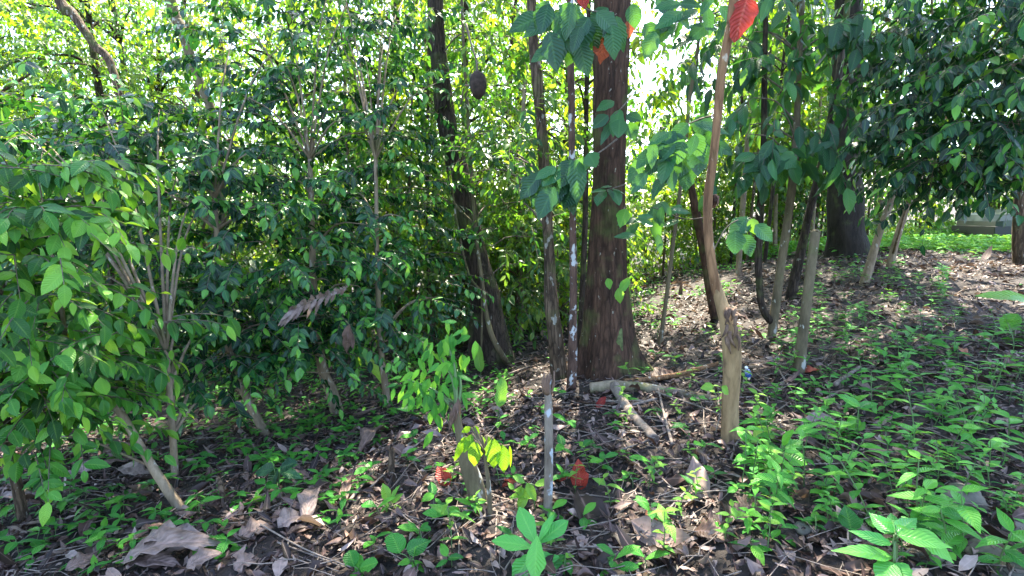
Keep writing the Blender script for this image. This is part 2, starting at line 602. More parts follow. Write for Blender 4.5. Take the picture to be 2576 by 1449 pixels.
def spline(pts, n):
    pts = np.asarray(pts, float)
    k = len(pts)
    if k == 2:
        s = np.linspace(0, 1, n)[:, None]
        return pts[0] * (1 - s) + pts[1] * s
    p = np.vstack([2 * pts[0] - pts[1], pts, 2 * pts[-1] - pts[-2]])
    u = np.linspace(0, k - 1 - 1e-6, n)
    i = u.astype(int)
    t = (u - i)[:, None]
    a, b, c, d = p[i], p[i + 1], p[i + 2], p[i + 3]
    return .5 * (2 * b + (c - a) * t + (2 * a - 5 * b + 4 * c - d) * t ** 2 + (3 * b - a - 3 * c + d) * t ** 3)


def tube(mb, pts, radii, ns=12, n=None, mat=0, rough=.06, cap=True, lobes=None, seed=0, freq=6.0, ragged=0.0, tint=.5):
    n = n or max(8, 6 * len(pts))
    q = spline(np.c_[np.asarray(pts, float), np.asarray(radii, float)], n)
    c, r_ = q[:, :3], np.maximum(q[:, 3], .001)
    d = nrm(np.gradient(c, axis=0))
    a = nrm(np.cross(d, np.array([.02, 1.0, .05])))
    b = np.cross(d, a)
    ang = np.arange(ns) * 2 * np.pi / ns
    rad = np.repeat(r_[:, None], ns, 1)
    z = np.linspace(0, 1, n)
    if rough:
        s = seed * 17.3
        for i in range(n):
            for j in range(ns):
                g = c[i] * freq + np.array([math.cos(ang[j]) * 1.6 + s, math.sin(ang[j]) * 1.6, 0])
                g[2] *= .35
                rad[i, j] *= 1 + rough * 2 * mnoise.noise(Vector(g))
    if lobes is not None:
        rad = rad * lobes(c, ang, z)
    ring = c[:, None] + rad[..., None] * (np.cos(ang)[None, :, None] * a[:, None] + np.sin(ang)[None, :, None] * b[:, None])
    if ragged:
        ring[-1] += d[-1] * (rng.random(ns)[:, None] * ragged)
        ring[-2] += d[-2] * (rng.random(ns)[:, None] * ragged * .3)
    v = [ring.reshape(-1, 3)]
    f = [(i * ns + j, i * ns + (j + 1) % ns, (i + 1) * ns + (j + 1) % ns, (i + 1) * ns + j) for i in range(n - 1) for j in range(ns)]
    if cap:
        dip = -.6 * ragged
        v.append(c[-1] + d[-1] * dip + (ring[-1] - c[-1]) * .05)
        k = n * ns
        f += [((n - 1) * ns + j, (n - 1) * ns + (j + 1) % ns, k + (j + 1) % ns, k + j) for j in range(ns)]
        v.append(c[0] + (ring[0] - c[0]) * .05)
        k2 = k + ns
        f += [((j + 1) % ns, j, k2 + j, k2 + (j + 1) % ns) for j in range(ns)]
    mb.add(np.vstack(v), f, None, tint, mat)
    return c, r_


def sprays(mb, P, OUT, length, nleaf, T, L, W, mat=0, tmat=1, sag=.35, hang=.5, tint=(.1, .7), twig_r=.004, sidew=.8, spread=.35, fold=.25, wave=.05, tpow=1.6, brt=.07):
    """leafy twigs: P base points, OUT directions."""
    n = len(P)
    if n == 0:
        return
    K = 5
    ln = length * rng.uniform(.65, 1.25, n)
    s = np.linspace(0, 1, K)
    d = nrm(OUT)
    pts = P[:, None] + d[:, None] * (s[None, :, None] * ln[:, None, None]) + np.array([0, 0, -1.0]) * (sag * ln[:, None] * s[None] ** 2)[..., None]
    if twig_r:
        twigs(mb, pts, np.full(n, twig_r), np.full(n, twig_r * .4), mat=tmat, ns=3)
    sl = np.linspace(.12, 1.0, nleaf)
    base = P[:, None] + d[:, None] * (sl[None, :, None] * ln[:, None, None]) + np.array([0, 0, -1.0]) * (sag * ln[:, None] * sl[None] ** 2)[..., None]
    tan = d[:, None] + np.array([0, 0, -1.0]) * (2 * sag * sl[None, :, None])
    tan = nrm(np.broadcast_to(tan, base.shape))
    side = nrm(np.cross(d, np.array([0, 0, 1.0])) + 1e-4)
    roll = rng.uniform(-.7, .7, n)[:, None]
    side = side * np.cos(roll) + np.array([0, 0, 1.0]) * np.sin(roll)
    sg = np.where(np.arange(nleaf) % 2 == 0, 1.0, -1.0)[None, :, None]
    sg = np.broadcast_to(sg, (n, nleaf, 1)).copy()
    sw = np.full((1, nleaf, 1), sidew)
    sw[:, -1] = .1
    D = tan * .55 + side[:, None] * sg * sw + np.array([0, 0, -1.0]) * (hang * rng.uniform(.2, 1.6, (n, nleaf, 1))) + rng.normal(0, spread * .6, (n, nleaf, 3))
    Nn = np.array([0, 0, 1.0]) * .9 + d[:, None] * .35 + rng.normal(0, spread, (n, nleaf, 3))
    LL = L * rng.uniform(.6, 1.25, (n, nleaf))
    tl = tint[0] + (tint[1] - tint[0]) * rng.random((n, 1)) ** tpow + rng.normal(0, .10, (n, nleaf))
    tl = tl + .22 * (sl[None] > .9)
    tl = np.where(rng.random(tl.shape) < brt, rng.uniform(.75, 1.0, tl.shape), tl)  # some leaves brightened at random to imitate lit ones
    leaves(mb, T, base.reshape(-1, 3), D.reshape(-1, 3), Nn.reshape(-1, 3), LL.ravel(), (LL * W * rng.uniform(.85, 1.15, LL.shape)).ravel(),
           droop=rng.uniform(.02, .35, n * nleaf), fold=rng.uniform(.05, fold * 2, n * nleaf), tint=np.clip(tl, 0, 1).ravel(), mat=mat, wave=wave)


def blob_points(c, r, n, shell=.45, lower=-1.0, tier=0.0):
    u = nrm(rng.normal(size=(n * 2, 3)))
    u = u[u[:, 2] > lower][:n]
    k = len(u)
    rad = shell + (1 - shell) * rng.random(k) ** .5
    p = np.asarray(c) + u * np.asarray(r) * rad[:, None]
    out = nrm(u * np.array([1, 1, .45]) + rng.normal(0, .35, (k, 3)))
    if tier:
        q = p[:, 2] + .35 * tier * np.sin(p[:, 0] * 2.1) + .3 * tier * np.sin(p[:, 1] * 3.0)
        p[:, 2] += (np.round(q / tier) * tier - q) * .85
        out = nrm(out * np.array([1, 1, .3]))
    return p, out


# ------------------------------------------------------------------ world and sun
SUN_EL, SUN_AZ = R(56), R(12)
w = bpy.data.worlds.new('World')
SC.world = w
w.use_nodes = True
wn = w.node_tree
bg = wn.nodes.get('Background') or wn.nodes.new('ShaderNodeBackground')
sky = wn.nodes.new('ShaderNodeTexSky')
sky.sky_type = 'NISHITA'
sky.sun_disc = False
sky.sun_elevation = SUN_EL
sky.sun_rotation = SUN_AZ
sky.air_density = 1.0
sky.dust_density = 1.6
sky.ozone_density = 1.0
wn.links.new(sky.outputs[0], bg.inputs[0])
bg.inputs[1].default_value = 0.15
ld = bpy.data.lights.new('sun', 'SUN')
ld.energy = 4.6
ld.angle = R(.5)
ld.color = (1, .92, .74)
lo = bpy.data.objects.new('sun', ld)
COL.objects.link(lo)
sd = Vector((math.sin(SUN_AZ) * math.cos(SUN_EL), math.cos(SUN_AZ) * math.cos(SUN_EL), math.sin(SUN_EL)))
lo.rotation_euler = sd.to_track_quat('Z', 'Y').to_euler()
lo.location = (0, 20, 30)
SC.view_settings.view_transform = 'Standard'
SC.view_settings.look = 'None'
SC.view_settings.gamma = 1
SC.view_settings.exposure = 2.85
SC.cycles.max_bounces = 7
SC.cycles.diffuse_bounces = 2
SC.cycles.glossy_bounces = 3
SC.cycles.transmission_bounces = 4
SC.cycles.transparent_max_bounces = 4
SC.cycles.use_denoising = True

# ------------------------------------------------------------------ ground
def axis(lo_, hi, fine_lo, fine_hi, step, far):
    mid_ = np.arange(fine_lo, fine_hi, step)
    k = np.arange(1, far + 1)
    g = step * (1.16 ** k)
    up_ = fine_hi + np.cumsum(g)
    dn = fine_lo - np.cumsum(g)
    return np.r_[dn[::-1], mid_, up_]


gx = axis(0, 0, -7, 9, .09, 48)
gy = axis(0, 0, 0.5, 13, .09, 48)
X, Y = np.meshgrid(gx, gy)
Z = hgt(X, Y)
fine = np.vectorize(lambda a, b: mnoise.noise(Vector((a * 3.1, b * 3.1, .5))) * .03 + mnoise.noise(Vector((a * 8, b * 8, 1.5))) * .012)
near = (np.abs(X) < 12) & (Y > -2) & (Y < 18)
Z[near] += fine(X[near], Y[near])
mb = MB()
nx, ny = len(gx), len(gy)
ii = (np.arange(ny - 1)[:, None] * nx + np.arange(nx - 1)[None]).ravel()
mb.add(np.stack([X, Y, Z], -1), np.c_[ii, ii + 1, ii + nx + 1, ii + nx])
g_o = mb.build('ground', 'ground')
tag(g_o, kind='structure')

# ------------------------------------------------------------------ litter (uncountable)
def scatter_px(n, box, minpy=0):
    """ground points spread evenly over the picture area box (px0,py0,px1,py1)"""
    out = []
    for _ in range(n):
        out.append(ground(rng.uniform(box[0], box[2]), rng.uniform(box[1], box[3])))
    return np.array(out)


def area_pts(n, x0, x1, y0, y1):
    p = np.c_[rng.uniform(x0, x1, n), rng.uniform(y0, y1, n), np.zeros(n)]
    keep = np.abs(p[:, 0]) < 1.15 * p[:, 1] + .6
    p = p[keep]
    p[:, 2] = hgt(p[:, 0], p[:, 1])
    return p


def litter(mb, p, size, T, tint_pow=1.7, lift=.03):
    n = len(p)
    az = rng.uniform(0, 2 * np.pi, n)
    D = np.c_[np.cos(az), np.sin(az), rng.normal(.05, .28, n)]
    Nn = np.c_[rng.normal(0, .42, (n, 2)), np.ones(n)]
    L = size * rng.lognormal(0, .38, n)
    t = rng.random(n) ** tint_pow
    q = p.copy()
    q[:, 2] += rng.uniform(.0, lift, n)
    leaves(mb, T, q - nrm(D) * L[:, None] * .5, D, Nn, L, L * rng.uniform(.2, .52, n), droop=rng.normal(0, .35, n), fold=rng.normal(.25, .6, n),
           tint=np.clip(t, 0, 1), wave=rng.normal(0, .25, n), cup=rng.normal(.04, .1, n), rough=.03)


mb = MB()
litter(mb, area_pts(24000, -4.5, 5, 1.2, 4.6), .048, T_DEAD, 1.6, lift=.04)
litter(mb, area_pts(2600, -4.5, 5, 1.2, 4.6), .085, T_MID, 1.3, lift=.05)
litter(mb, area_pts(18000, -8, 9, 4.6, 9), .065, T_DEAD, 1.5)
litter(mb, area_pts(9000, -12, 14, 9, 16), .12, T_FAR, 1.3)
o = mb.build('leaf_litter', 'litter')
tag(o, 'brown carpet of dead leaves covering the forest floor', 'leaf litter', kind='stuff')

mb = MB()
p = np.vstack([area_pts(1500, -4, 5, 1.3, 5), area_pts(700, -7, 9, 5, 10)])
n = len(p)
az = rng.uniform(0, np.pi, n)
ln = rng.lognormal(-1.5, .5, n)
dd = np.c_[np.cos(az), np.sin(az), rng.normal(0, .07, n)]
s = np.linspace(-.5, .5, 4)
pts = p[:, None] + dd[:, None] * (s[None, :, None] * ln[:, None, None]) + rng.normal(0, .012, (n, 4, 3))
pts[:, :, 2] = hgt(pts[:, :, 0], pts[:, :, 1]) + .02 + rng.uniform(0, .03, (n, 1)) + np.abs(rng.normal(0, .008, (n, 4)))
twigs(mb, pts, rng.uniform(.0015, .005, n), rng.uniform(.001, .003, n), ns=4)
o = mb.build('twig_litter', 'stick')
tag(o, 'thin dry twigs and leaf stalks scattered over the dead leaves', 'twigs', kind='stuff')


# ------------------------------------------------------------------ trees from picture points
def trunk_pts(spec, Yb, lean=0.0, sink=.2):
    """spec [(px,py,width_px)], first is the base."""
    pts, rad = [], []
    y0 = spec[0][1]
    for i, (px, py, wd) in enumerate(spec):
        Yy = Yb + lean * (y0 - py) / 900.0
        p_ = at(px, py, Yy)
        pts.append(p_)
        rad.append(wd * .5 * (p_ - CAM) @ _fw / FPX)
    if sink:
        d = nrm(pts[0] - pts[1])
        pts.insert(0, pts[0] + d * sink)
        rad.insert(0, rad[0] * 1.08)
    return np.array(pts), np.array(rad)


def extend(pts, rad, h, taper=.6, drift=(0, 0)):
    d = nrm(pts[-1] - pts[-2])
    d = nrm(d * .6 + np.array([0, 0, .5]))
    e = pts[-1] + d * h + np.array([drift[0], drift[1], 0])
    return np.vstack([pts, e]), np.r_[rad, rad[-1] * taper]


def limbs(mb, axis_pts, targets, r0=.02, mat=0, rise=.15, ns=6):
    for t in targets:
        dz = np.abs(axis_pts[:, 2] - (t[2] - .35 * np.linalg.norm(axis_pts[:, :2] - t[:2], axis=1)))
        a = axis_pts[int(np.argmin(dz))]
        m_ = (a + t) / 2 + np.array([0, 0, rise * np.linalg.norm(t - a)])
        tube(mb, [a, m_, t], [r0, r0 * .7, r0 * .3], ns=ns, n=7, rough=0, mat=mat)


def crown_mesh(blobs, leafmat, T, L, W, length, nleaf, twig='twig', origin=(0, 0, 0), **kw):
    mb = MB()
    allp = []
    tier = kw.pop('tier', 0.0)
    for c, r_, n in blobs:
        p_, out = blob_points(c, r_, n, .4, tier=tier)
        sprays(mb, p_, out, length, nleaf, T, L, W, **kw)
        allp.append(p_)
    return mb.mesh('crown', [leafmat, twig], origin), np.vstack(allp)


def pxblob(px, py, Y, rx, ry, rY, n):
    k = px2m(Y)
    return (at(px, py, Y), (rx * k, rY, ry * k), n)


def tree(name, label, cat, spec, bark, lean=0.0, base=None, group=None, ext=0.0, ns=14, rough=.08, seed=1, lobes=None, blobs=(), leaf='shrub',
         T=T_MID, L=.13, W=.45, length=.55, nleaf=10, nlimb=10, limb_r=.018, ragged=0.0, cap=True, extra=None, freq=6.0, **kw):
    b = ground(spec[0][0], spec[0][1]) if base is None else np.asarray(base)
    Yb = b[1]
    pts, rad = trunk_pts(spec, Yb, lean)
    if ext:
        pts, rad = extend(pts, rad, ext)
    root = thing(name, label, cat, loc=b, group=group)
    mb = MB()
    c, rr = tube(mb, pts, rad, ns=ns, n=max(14, 7 * len(pts)), rough=rough, seed=seed, lobes=lobes, ragged=ragged, cap=cap, freq=freq)
    crown = None
    if blobs:
        crown, cp_ = crown_mesh(list(blobs), leaf, T, L, W, length, nleaf, origin=b, **kw)
        idx = rng.choice(len(cp_), min(nlimb, len(cp_)), replace=False)
        limbs(mb, c, cp_[idx], limb_r)
    mb.build('trunk', bark, root, origin=b)
    if crown:
        link('crown', crown, root)
    root['_Y'] = Yb
    del root['_Y']
    return root, b, c


# --- the big buttressed tree
def butt(c, ang, z):
    g = float(hgt(c[0, 0], c[0, 1]))
    h = np.maximum(c[:, 2] - c[2, 2], 0)[:, None]
    a = ang[None]
    fl = 0
    for a0, s_, amp in [(0.0, .45, .35), (1.85, .2, .85), (3.05, .22, 1.25), (2.45, .2, .45), (1.0, .4, .22), (4.7, .3, .6), (5.6, .25, .4)]:
        dlt = np.angle(np.exp(1j * (a - a0)))
        fl = fl + amp * np.exp(-(dlt / s_) ** 2)
    return 1 + fl * np.exp(-(h / .42) ** 1.0) + .05 * np.sin(a * 5 + 1) * np.exp(-h / 3) + .03 * np.sin(a * 9 + h * .8)


A_root, A_b, A_c = tree('buttressed_tree', 'thick reddish brown trunk with flaring buttress roots, widest tree in view', 'tree',
                        [(1526, 940, 136), (1525, 880, 118), (1526, 800, 106), (1527, 700, 94), (1530, 560, 83), (1532, 400, 80), (1536, 200, 84), (1541, 0, 92)], 'bark_main',
                        ext=4.5, ns=40, rough=.05, seed=3, lobes=butt, freq=5)
mb = MB()
for spec in [[(1558, 790, 12, .10), (1556, 870, 22, .22), (1553, 920, 27, 0), (1548, 955, 24, 0), (1545, 985, 12, 0)], [(1572, 830, 14, .05), (1592, 890, 24, .05), (1622, 918, 20, 0), (1668, 928, 8, 0)], [(1490, 860, 14, .1), (1474, 925, 20, 0), (1452, 950, 16, 0), (1425, 962, 8, 0)]]:
    pts, rad = [], []
    for px, py, wd, fy in spec:
        g_ = ground(px, py) if not fy else at(px, py, A_b[1] - fy)
        pts.append(g_ + np.array([0, 0, -.01]))
        rad.append(wd * .5 * g_[1] / FPX)
    tube(mb, pts, rad, ns=10, n=16, rough=.12, seed=5)
mb.build('root', 'moss', A_root, origin=A_b)

# --- other trunks, front to back
B_root, B_b, B_c = tree('forest_tree', 'grey brown fluted trunk leaning left just left of the blotched slim trunk', 'tree',
                        [(1408, 955, 44), (1400, 880, 40), (1388, 760, 34), (1378, 600, 26), (1368, 400, 27), (1352, 200, 28), (1338, 0, 24)], 'bark_brown', ext=4, seed=7, ns=18, rough=.12)
C_root, C_b, C_c = tree('forest_tree', 'slim dark trunk with white blotches beside the buttressed tree', 'tree',
                        [(1437, 978, 24), (1440, 900, 23), (1442, 740, 19), (1440, 520, 17), (1438, 260, 17), (1434, 0, 17)], 'bark_blotch', ext=4, seed=8, ns=14)
D_root, D_b, D_c = tree('forest_tree', 'dark trunk leaning left behind the curved hanging vine', 'tree',
                        [(1238, 912, 122), (1231, 850, 98), (1223, 780, 84), (1208, 700, 70), (1178, 560, 58), (1150, 420, 54), (1122, 300, 48), (1105, 150, 42), (1095, 0, 38)], 'bark_dark', ext=5, seed=9, ns=22, rough=.1)
E_root, E_b, E_c = tree('lichen_post', 'short upright dead stem with bluish white lichen patches and torn top', 'dead stem',
                        [(1378, 1292, 23), (1380, 1200, 21), (1380, 1090, 21), (1379, 1000, 19), (1379, 966, 17)], 'bark_lichen', seed=10, ragged=.05, ns=14)
mb = MB()
tp = at(1379, 972, E_b[1])
for k in range(7):
    az = rng.uniform(0, 6.28)
    tube(mb, [tp + np.array([math.cos(az) * .012, math.sin(az) * .012, -.04]), tp + np.array([math.cos(az) * .03, math.sin(az) * .03, .02]), tp + np.array([math.cos(az + .5) * .03, math.sin(az) * .03, rng.uniform(.03, .10)])], [.010, .008, .003], ns=5, n=6, rough=.1)
mb.build('torn_top', 'wood_torn', E_root, origin=E_b)

# F: snapped stump with slim stem rising from it
F_root, F_b, F_c = tree('snapped_tree', 'pale peeling stump carrying a slim orange brown stem above its torn break', 'tree',
                        [(1836, 1112, 42), (1837, 1020, 39), (1842, 930, 43), (1840, 860, 46), (1831, 815, 40), (1817, 770, 31), (1804, 725, 25), (1797, 690, 20)], 'bark_stump', seed=12, ragged=.0, ns=22, rough=.07)
mb = MB()
pts, rad = trunk_pts([(1830, 815, 20), (1814, 765, 22), (1799, 715, 24), (1784, 610, 23), (1782, 500, 22), (1794, 400, 21), (1804, 300, 21), (1816, 180, 22), (1838, 70, 24), (1850, -30, 24)], F_b[1], sink=0)
pts, rad = extend(pts, rad, 2.5, .5)
tube(mb, pts, rad, ns=14, n=60, rough=.1, seed=13)
mb.build('stem', 'bark_orange', F_root, origin=F_b)
mb = MB()
for k in range(12):
    px, py = rng.uniform(1826, 1860), rng.uniform(770, 850)
    a0 = at(px, py, F_b[1] - .07)
    tube(mb, [a0, a0 + np.array([rng.normal(0, .01), -.015, -.04]), a0 + np.array([rng.normal(0, .02), -.0, -rng.uniform(.05, .13)])], [.010, .012, .003], ns=6, n=6, rough=.2)
mb.build('torn_wood', 'wood_torn', F_root, origin=F_b)

G_root, G_b, G_c = tree('sawn_post', 'pale mossy post cut off at head height on the slope', 'post',
                        [(2008, 942, 28), (2020, 840, 25), (2034, 720, 24), (2050, 600, 23), (2053, 584, 21)], 'bark_pale', seed=14, ragged=.02, ns=16)
H_root, H_b, H_c = tree('forked_tree', 'pale slender trunk forking low with a dark second stem', 'tree',
                        [(1941, 852, 20), (1950, 780, 22), (1962, 690, 19), (1978, 580, 20), (1994, 460, 19), (2005, 300, 16), (2012, 120, 14)], 'bark_pale', ext=3, seed=15)
mb = MB()
pts, rad = trunk_pts([(1945, 815, 16), (1925, 788, 18), (1912, 740, 17), (1908, 620, 18), (1916, 480, 18), (1922, 330, 15), (1925, 100, 12)], H_b[1], sink=0)
pts, rad = extend(pts, rad, 2, .6)
tube(mb, pts, rad, ns=12, n=40, rough=.1, seed=16)
mb.build('side_stem', 'bark_dark', H_root, origin=H_b)
I_root, I_b, I_c = tree('forest_tree', 'dark slanting pole trunk leaning right before the dark thick trunk', 'tree',
                        [(1988, 752, 26), (2004, 680, 24), (2030, 560, 20), (2062, 430, 19), (2092, 290, 17), (2120, 120, 15), (2135, -20, 14)], 'bark_dark', ext=3, seed=17)
J_root, J_b, J_c = tree('forest_tree', 'thick dark trunk at the top of the slope on the right', 'tree',
                        [(2132, 645, 100), (2126, 575, 84), (2124, 480, 78), (2126, 360, 72), (2132, 200, 66), (2136, 0, 60)], 'bark_black', base=gpt(5.9, 9.0), ext=5, seed=18, ns=24)
_, K3_b, _ = tree('forest_tree', 'dark brown leaning stem close behind the slim orange stem', 'tree',
                  [(1800, 800, 24), (1785, 720, 24), (1770, 620, 24), (1752, 540, 22), (1738, 462, 15)], 'bark_main', base=ground(1800, 800), seed=19, ragged=.06)
tree('forest_tree', 'grey trunk in front of the parked car at the right edge', 'tree', [(2570, 668, 34), (2566, 600, 30), (2568, 500, 28), (2574, 350, 26), (2578, 100, 24)], 'bark_brown', ext=3, seed=20)

# twin stems of the right-hand shrub, carrying the dark crown at the right
sprk = dict(sag=.4, hang=.8)
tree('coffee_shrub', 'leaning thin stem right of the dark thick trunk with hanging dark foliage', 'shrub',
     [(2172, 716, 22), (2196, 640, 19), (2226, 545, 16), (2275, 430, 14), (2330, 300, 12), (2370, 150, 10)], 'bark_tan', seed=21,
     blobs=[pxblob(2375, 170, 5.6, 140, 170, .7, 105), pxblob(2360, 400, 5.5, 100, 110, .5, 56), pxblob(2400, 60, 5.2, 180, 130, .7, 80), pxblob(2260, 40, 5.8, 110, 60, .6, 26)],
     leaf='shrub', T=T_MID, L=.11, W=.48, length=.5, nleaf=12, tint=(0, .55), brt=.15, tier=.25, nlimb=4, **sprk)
tree('coffee_shrub', 'second leaning thin stem nearer the parked car with broad hanging foliage', 'shrub',
     [(2238, 674, 18), (2256, 600, 16), (2290, 500, 14), (2350, 380, 12), (2430, 250, 10), (2480, 120, 8)], 'bark_tan', seed=22,
     blobs=[pxblob(2480, 250, 4.7, 150, 150, .6, 95), pxblob(2390, 330, 4.9, 190, 110, .5, 70), pxblob(2550, 370, 4.8, 80, 100, .4, 22), pxblob(2540, 60, 4.6, 150, 140, .6, 60)],
     leaf='shrub', T=T_MID, L=.11, W=.48, length=.5, nleaf=12, tint=(0, .55), brt=.15, tier=.25, nlimb=4, **sprk)

# ---- left shrub wall
tree('coffee_shrub', 'fresh green shrub on a thin stem leaning far left out of the litter', 'shrub',
     [(462, 1292, 24), (400, 1200, 22), (340, 1100, 20), (285, 1010, 18), (230, 940, 15), (170, 890, 12)], 'bark_tan', seed=23,
     blobs=[pxblob(60, 640, 2.75, 190, 270, .35, 120), pxblob(140, 920, 2.9, 170, 130, .3, 70), pxblob(60, 430, 2.8, 130, 90, .3, 32), pxblob(330, 810, 2.9, 100, 80, .2, 8), pxblob(110, 1050, 2.85, 150, 80, .25, 26)],
     leaf='front', T=T_MID, L=.108, W=.5, length=.34, nleaf=9, tint=(.0, .75), sag=.3, hang=.65, brt=.2, spread=.4, tier=.22, nlimb=8, limb_r=.008)
tree('coffee_shrub', 'thin upright grey stem at the far left edge under fresh foliage', 'shrub',
     [(60, 1312, 24), (42, 1220, 22), (22, 1120, 19), (8, 1000, 16), (-20, 850, 13)], 'bark_brown', seed=24,
     blobs=[pxblob(-40, 800, 2.7, 110, 260, .4, 34), pxblob(20, 980, 2.9, 90, 110, .3, 18)], leaf='front', T=T_MID, L=.105, W=.52, length=.32, nleaf=8, tint=(0, .75), sag=.3, hang=.7, brt=.15)
LEFTS = [
    ('multi stemmed shrub with dark foliage behind the leaning left stem', [(440, 1205, 18), (436, 1120, 16), (428, 1000, 14), (418, 880, 9)], 3.9,
     [(330, 520, 4.3, 260, 220, .6, 120), (300, 780, 4.2, 230, 170, .6, 90), (130, 320, 4.5, 220, 120, .7, 66), (480, 900, 4.2, 180, 110, .5, 44), (250, 300, 4.7, 180, 60, .6, 38)]),
    ('dense shrub with two crossing brown stems in deep shade', [(672, 1100, 22), (640, 1040, 21), (600, 950, 18), (560, 800, 15), (540, 500, 11)], None,
     [(620, 600, 4.7, 220, 220, .7, 115), (590, 830, 4.6, 210, 110, .6, 64), (480, 400, 5.0, 230, 150, .7, 80), (440, 320, 5.2, 150, 60, .6, 32), (620, 140, 5.4, 130, 110, .6, 40), (740, 850, 4.6, 170, 90, .5, 40)]),
    ('tall shrub with a thick short brown stem left of the ragged sapling', [(850, 1040, 34), (832, 980, 30), (810, 920, 24), (790, 750, 18), (780, 400, 12)], None,
     [(830, 620, 5.0, 210, 200, .7, 105), (780, 360, 5.3, 230, 180, .8, 100), (900, 790, 5.0, 180, 90, .6, 46), (780, 100, 5.6, 220, 150, .8, 80)]),
    ('shrub with slim paired stems next to the yellow green strap leaf', [(975, 1022, 18), (968, 960, 17), (958, 880, 15), (950, 700, 12), (945, 400, 9)], None,
     [(980, 540, 5.6, 150, 210, .6, 76), (960, 260, 5.9, 170, 190, .7, 76), (1020, 740, 5.6, 130, 90, .5, 30), (930, 40, 6, 170, 110, .7, 40)]),
]
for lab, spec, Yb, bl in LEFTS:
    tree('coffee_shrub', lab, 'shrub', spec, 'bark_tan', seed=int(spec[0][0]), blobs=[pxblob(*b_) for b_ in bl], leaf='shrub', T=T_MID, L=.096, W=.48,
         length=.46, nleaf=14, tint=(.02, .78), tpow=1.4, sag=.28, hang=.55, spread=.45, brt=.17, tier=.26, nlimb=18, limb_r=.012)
tree('coffee_shrub', 'shaded shrub farther back at the left with deep green foliage', 'shrub', [(300, 1010, 20), (290, 900, 18), (280, 700, 15), (260, 400, 11)], 'bark_dark', seed=31,
     blobs=[pxblob(250, 700, 6.5, 380, 260, .8, 150), pxblob(150, 480, 7.0, 300, 160, .8, 110), pxblob(560, 820, 7, 260, 160, .8, 90)], leaf='shrub', T=T_FAR, L=.15, W=.5, length=.5, nleaf=10, tint=(0, .6), hang=.7)

# ---- top-left leaning trees behind the shrubs
tree('leaning_tree', 'pale blotched trunk leaning left above the left shrubs, longest of two', 'tree', [(560, 560, 18), (545, 330, 19), (500, 200, 21), (455, 70, 24), (425, -20, 26)], 'bark_pale', base=(-4.2, 7.5, -1.2), ext=3, seed=41)
tree('leaning_tree', 'brown leaning trunk crossing the bright gap at the upper left corner', 'tree', [(330, 420, 17), (285, 180, 18), (235, 110, 20), (180, 30, 22), (140, -20, 23)], 'bark_brown', base=(-6.2, 8.2, -1.4), ext=3, seed=42)

# ------------------------------------------------------------------ background trees (shared meshes)
def proto_crown(seed, H, blobs, leaf, T, L, W, length, nleaf, **kw):
    mb = MB()
    for c, r_, n in blobs:
        p_, out = blob_points(c, r_, n, .3)
        sprays(mb, p_, out, length, nleaf, T, L, W, **kw)
    return mb.mesh('crown', [leaf, 'twig'])


def proto_tree(name, label, cat, H, r0, bark, blobs, leaf, T, L, W, length, nleaf, seed, bend=.2, **kw):
    root = thing(name, label, cat)
    mb = MB()
    a = rng.uniform(0, 6.28)
    pts = [np.array([0, 0, -.4])] + [np.array([math.cos(a) * bend * math.sin(k * 1.3 + seed), math.sin(a) * bend * math.sin(k * 1.1), H * k / 4]) * np.array([k / 4, k / 4, 1]) for k in range(5)]
    c, _ = tube(mb, pts, [r0 * 1.15, r0, r0 * .9, r0 * .75, r0 * .6, r0 * .3], ns=10, n=26, rough=.08, seed=seed)
    tg = []
    for cc, rr, n in blobs:
        for _ in range(3):
            tg.append(np.asarray(cc) + rng.normal(0, .4, 3) * np.asarray(rr))
    limbs(mb, c, tg, r0 * .35)
    mb.build('trunk', bark, root)
    link('crown', proto_crown(seed, H, blobs, leaf, T, L, W, length, nleaf, **kw), root)
    return root


def ring_blobs(H, lo_, n, R0, cnt, flat=.6):
    out = []
    for k in range(n):
        z = lo_ + (H - lo_) * (k + .5) / n
        a = rng.uniform(0, 6.28)
        rr = R0 * rng.uniform(.5, .9)
        out.append((np.array([math.cos(a) * rr * .8, math.sin(a) * rr * .8, z]), (rr, rr, rr * flat), cnt))
    return out


BGP = []
for i in range(4):
    BGP.append(proto_tree('background_tree', 'x', 'tree', 8.0, .09 + .02 * (i % 2), ['bark_brown', 'bark_dark'][i % 2], ring_blobs(8.5, 1.6, 10, 1.7, 40), ['bright', 'mid', 'bright', 'mid'][i], T_FAR, .13, .42, .6, 12, 50 + i, tint=(0, .9), sag=.3, hang=.5, tpow=1.0))
SHP = []
for i in range(4):
    SHP.append(proto_tree('background_shrub', 'x', 'shrub', 2.4, .035, 'bark_brown', ring_blobs(2.9, .3, 6, 1.0, 30, .7), ['bright', 'mid'][i % 2], T_FAR, .12, .42, .5, 11, 60 + i, bend=.1, tint=(0, .9), sag=.35, hang=.5, tpow=1.0))
SAP = []
for i in range(3):
    SAP.append(proto_tree('slender_sapling', 'x', 'sapling', 6.5, .03 + .008 * i, ['bark_brown', 'bark_dark', 'bark_tan'][i], ring_blobs(7, 2.6, 6, .9, 14), 'bright', T_FAR, .13, .42, .5, 10, 70 + i, bend=.15, tint=(.1, .9), sag=.3, hang=.5, tpow=1.0))
SHADE_CAN = []  # canopy meshes for the unseen crowns added as shade
for i in range(2):
    bl = []
    for k in range(9):
        a, rr = rng.uniform(0, 6.28), 2.6 * math.sqrt(rng.random())
        bl.append((np.array([math.cos(a) * rr, math.sin(a) * rr, rng.uniform(-.8, 1.0)]), (1.1, 1.1, .5), 30))
    SHADE_CAN.append(proto_crown(80 + i, 0, bl, 'mid', T_FAR, .2, .45, .7, 11, tint=(0, .7)))

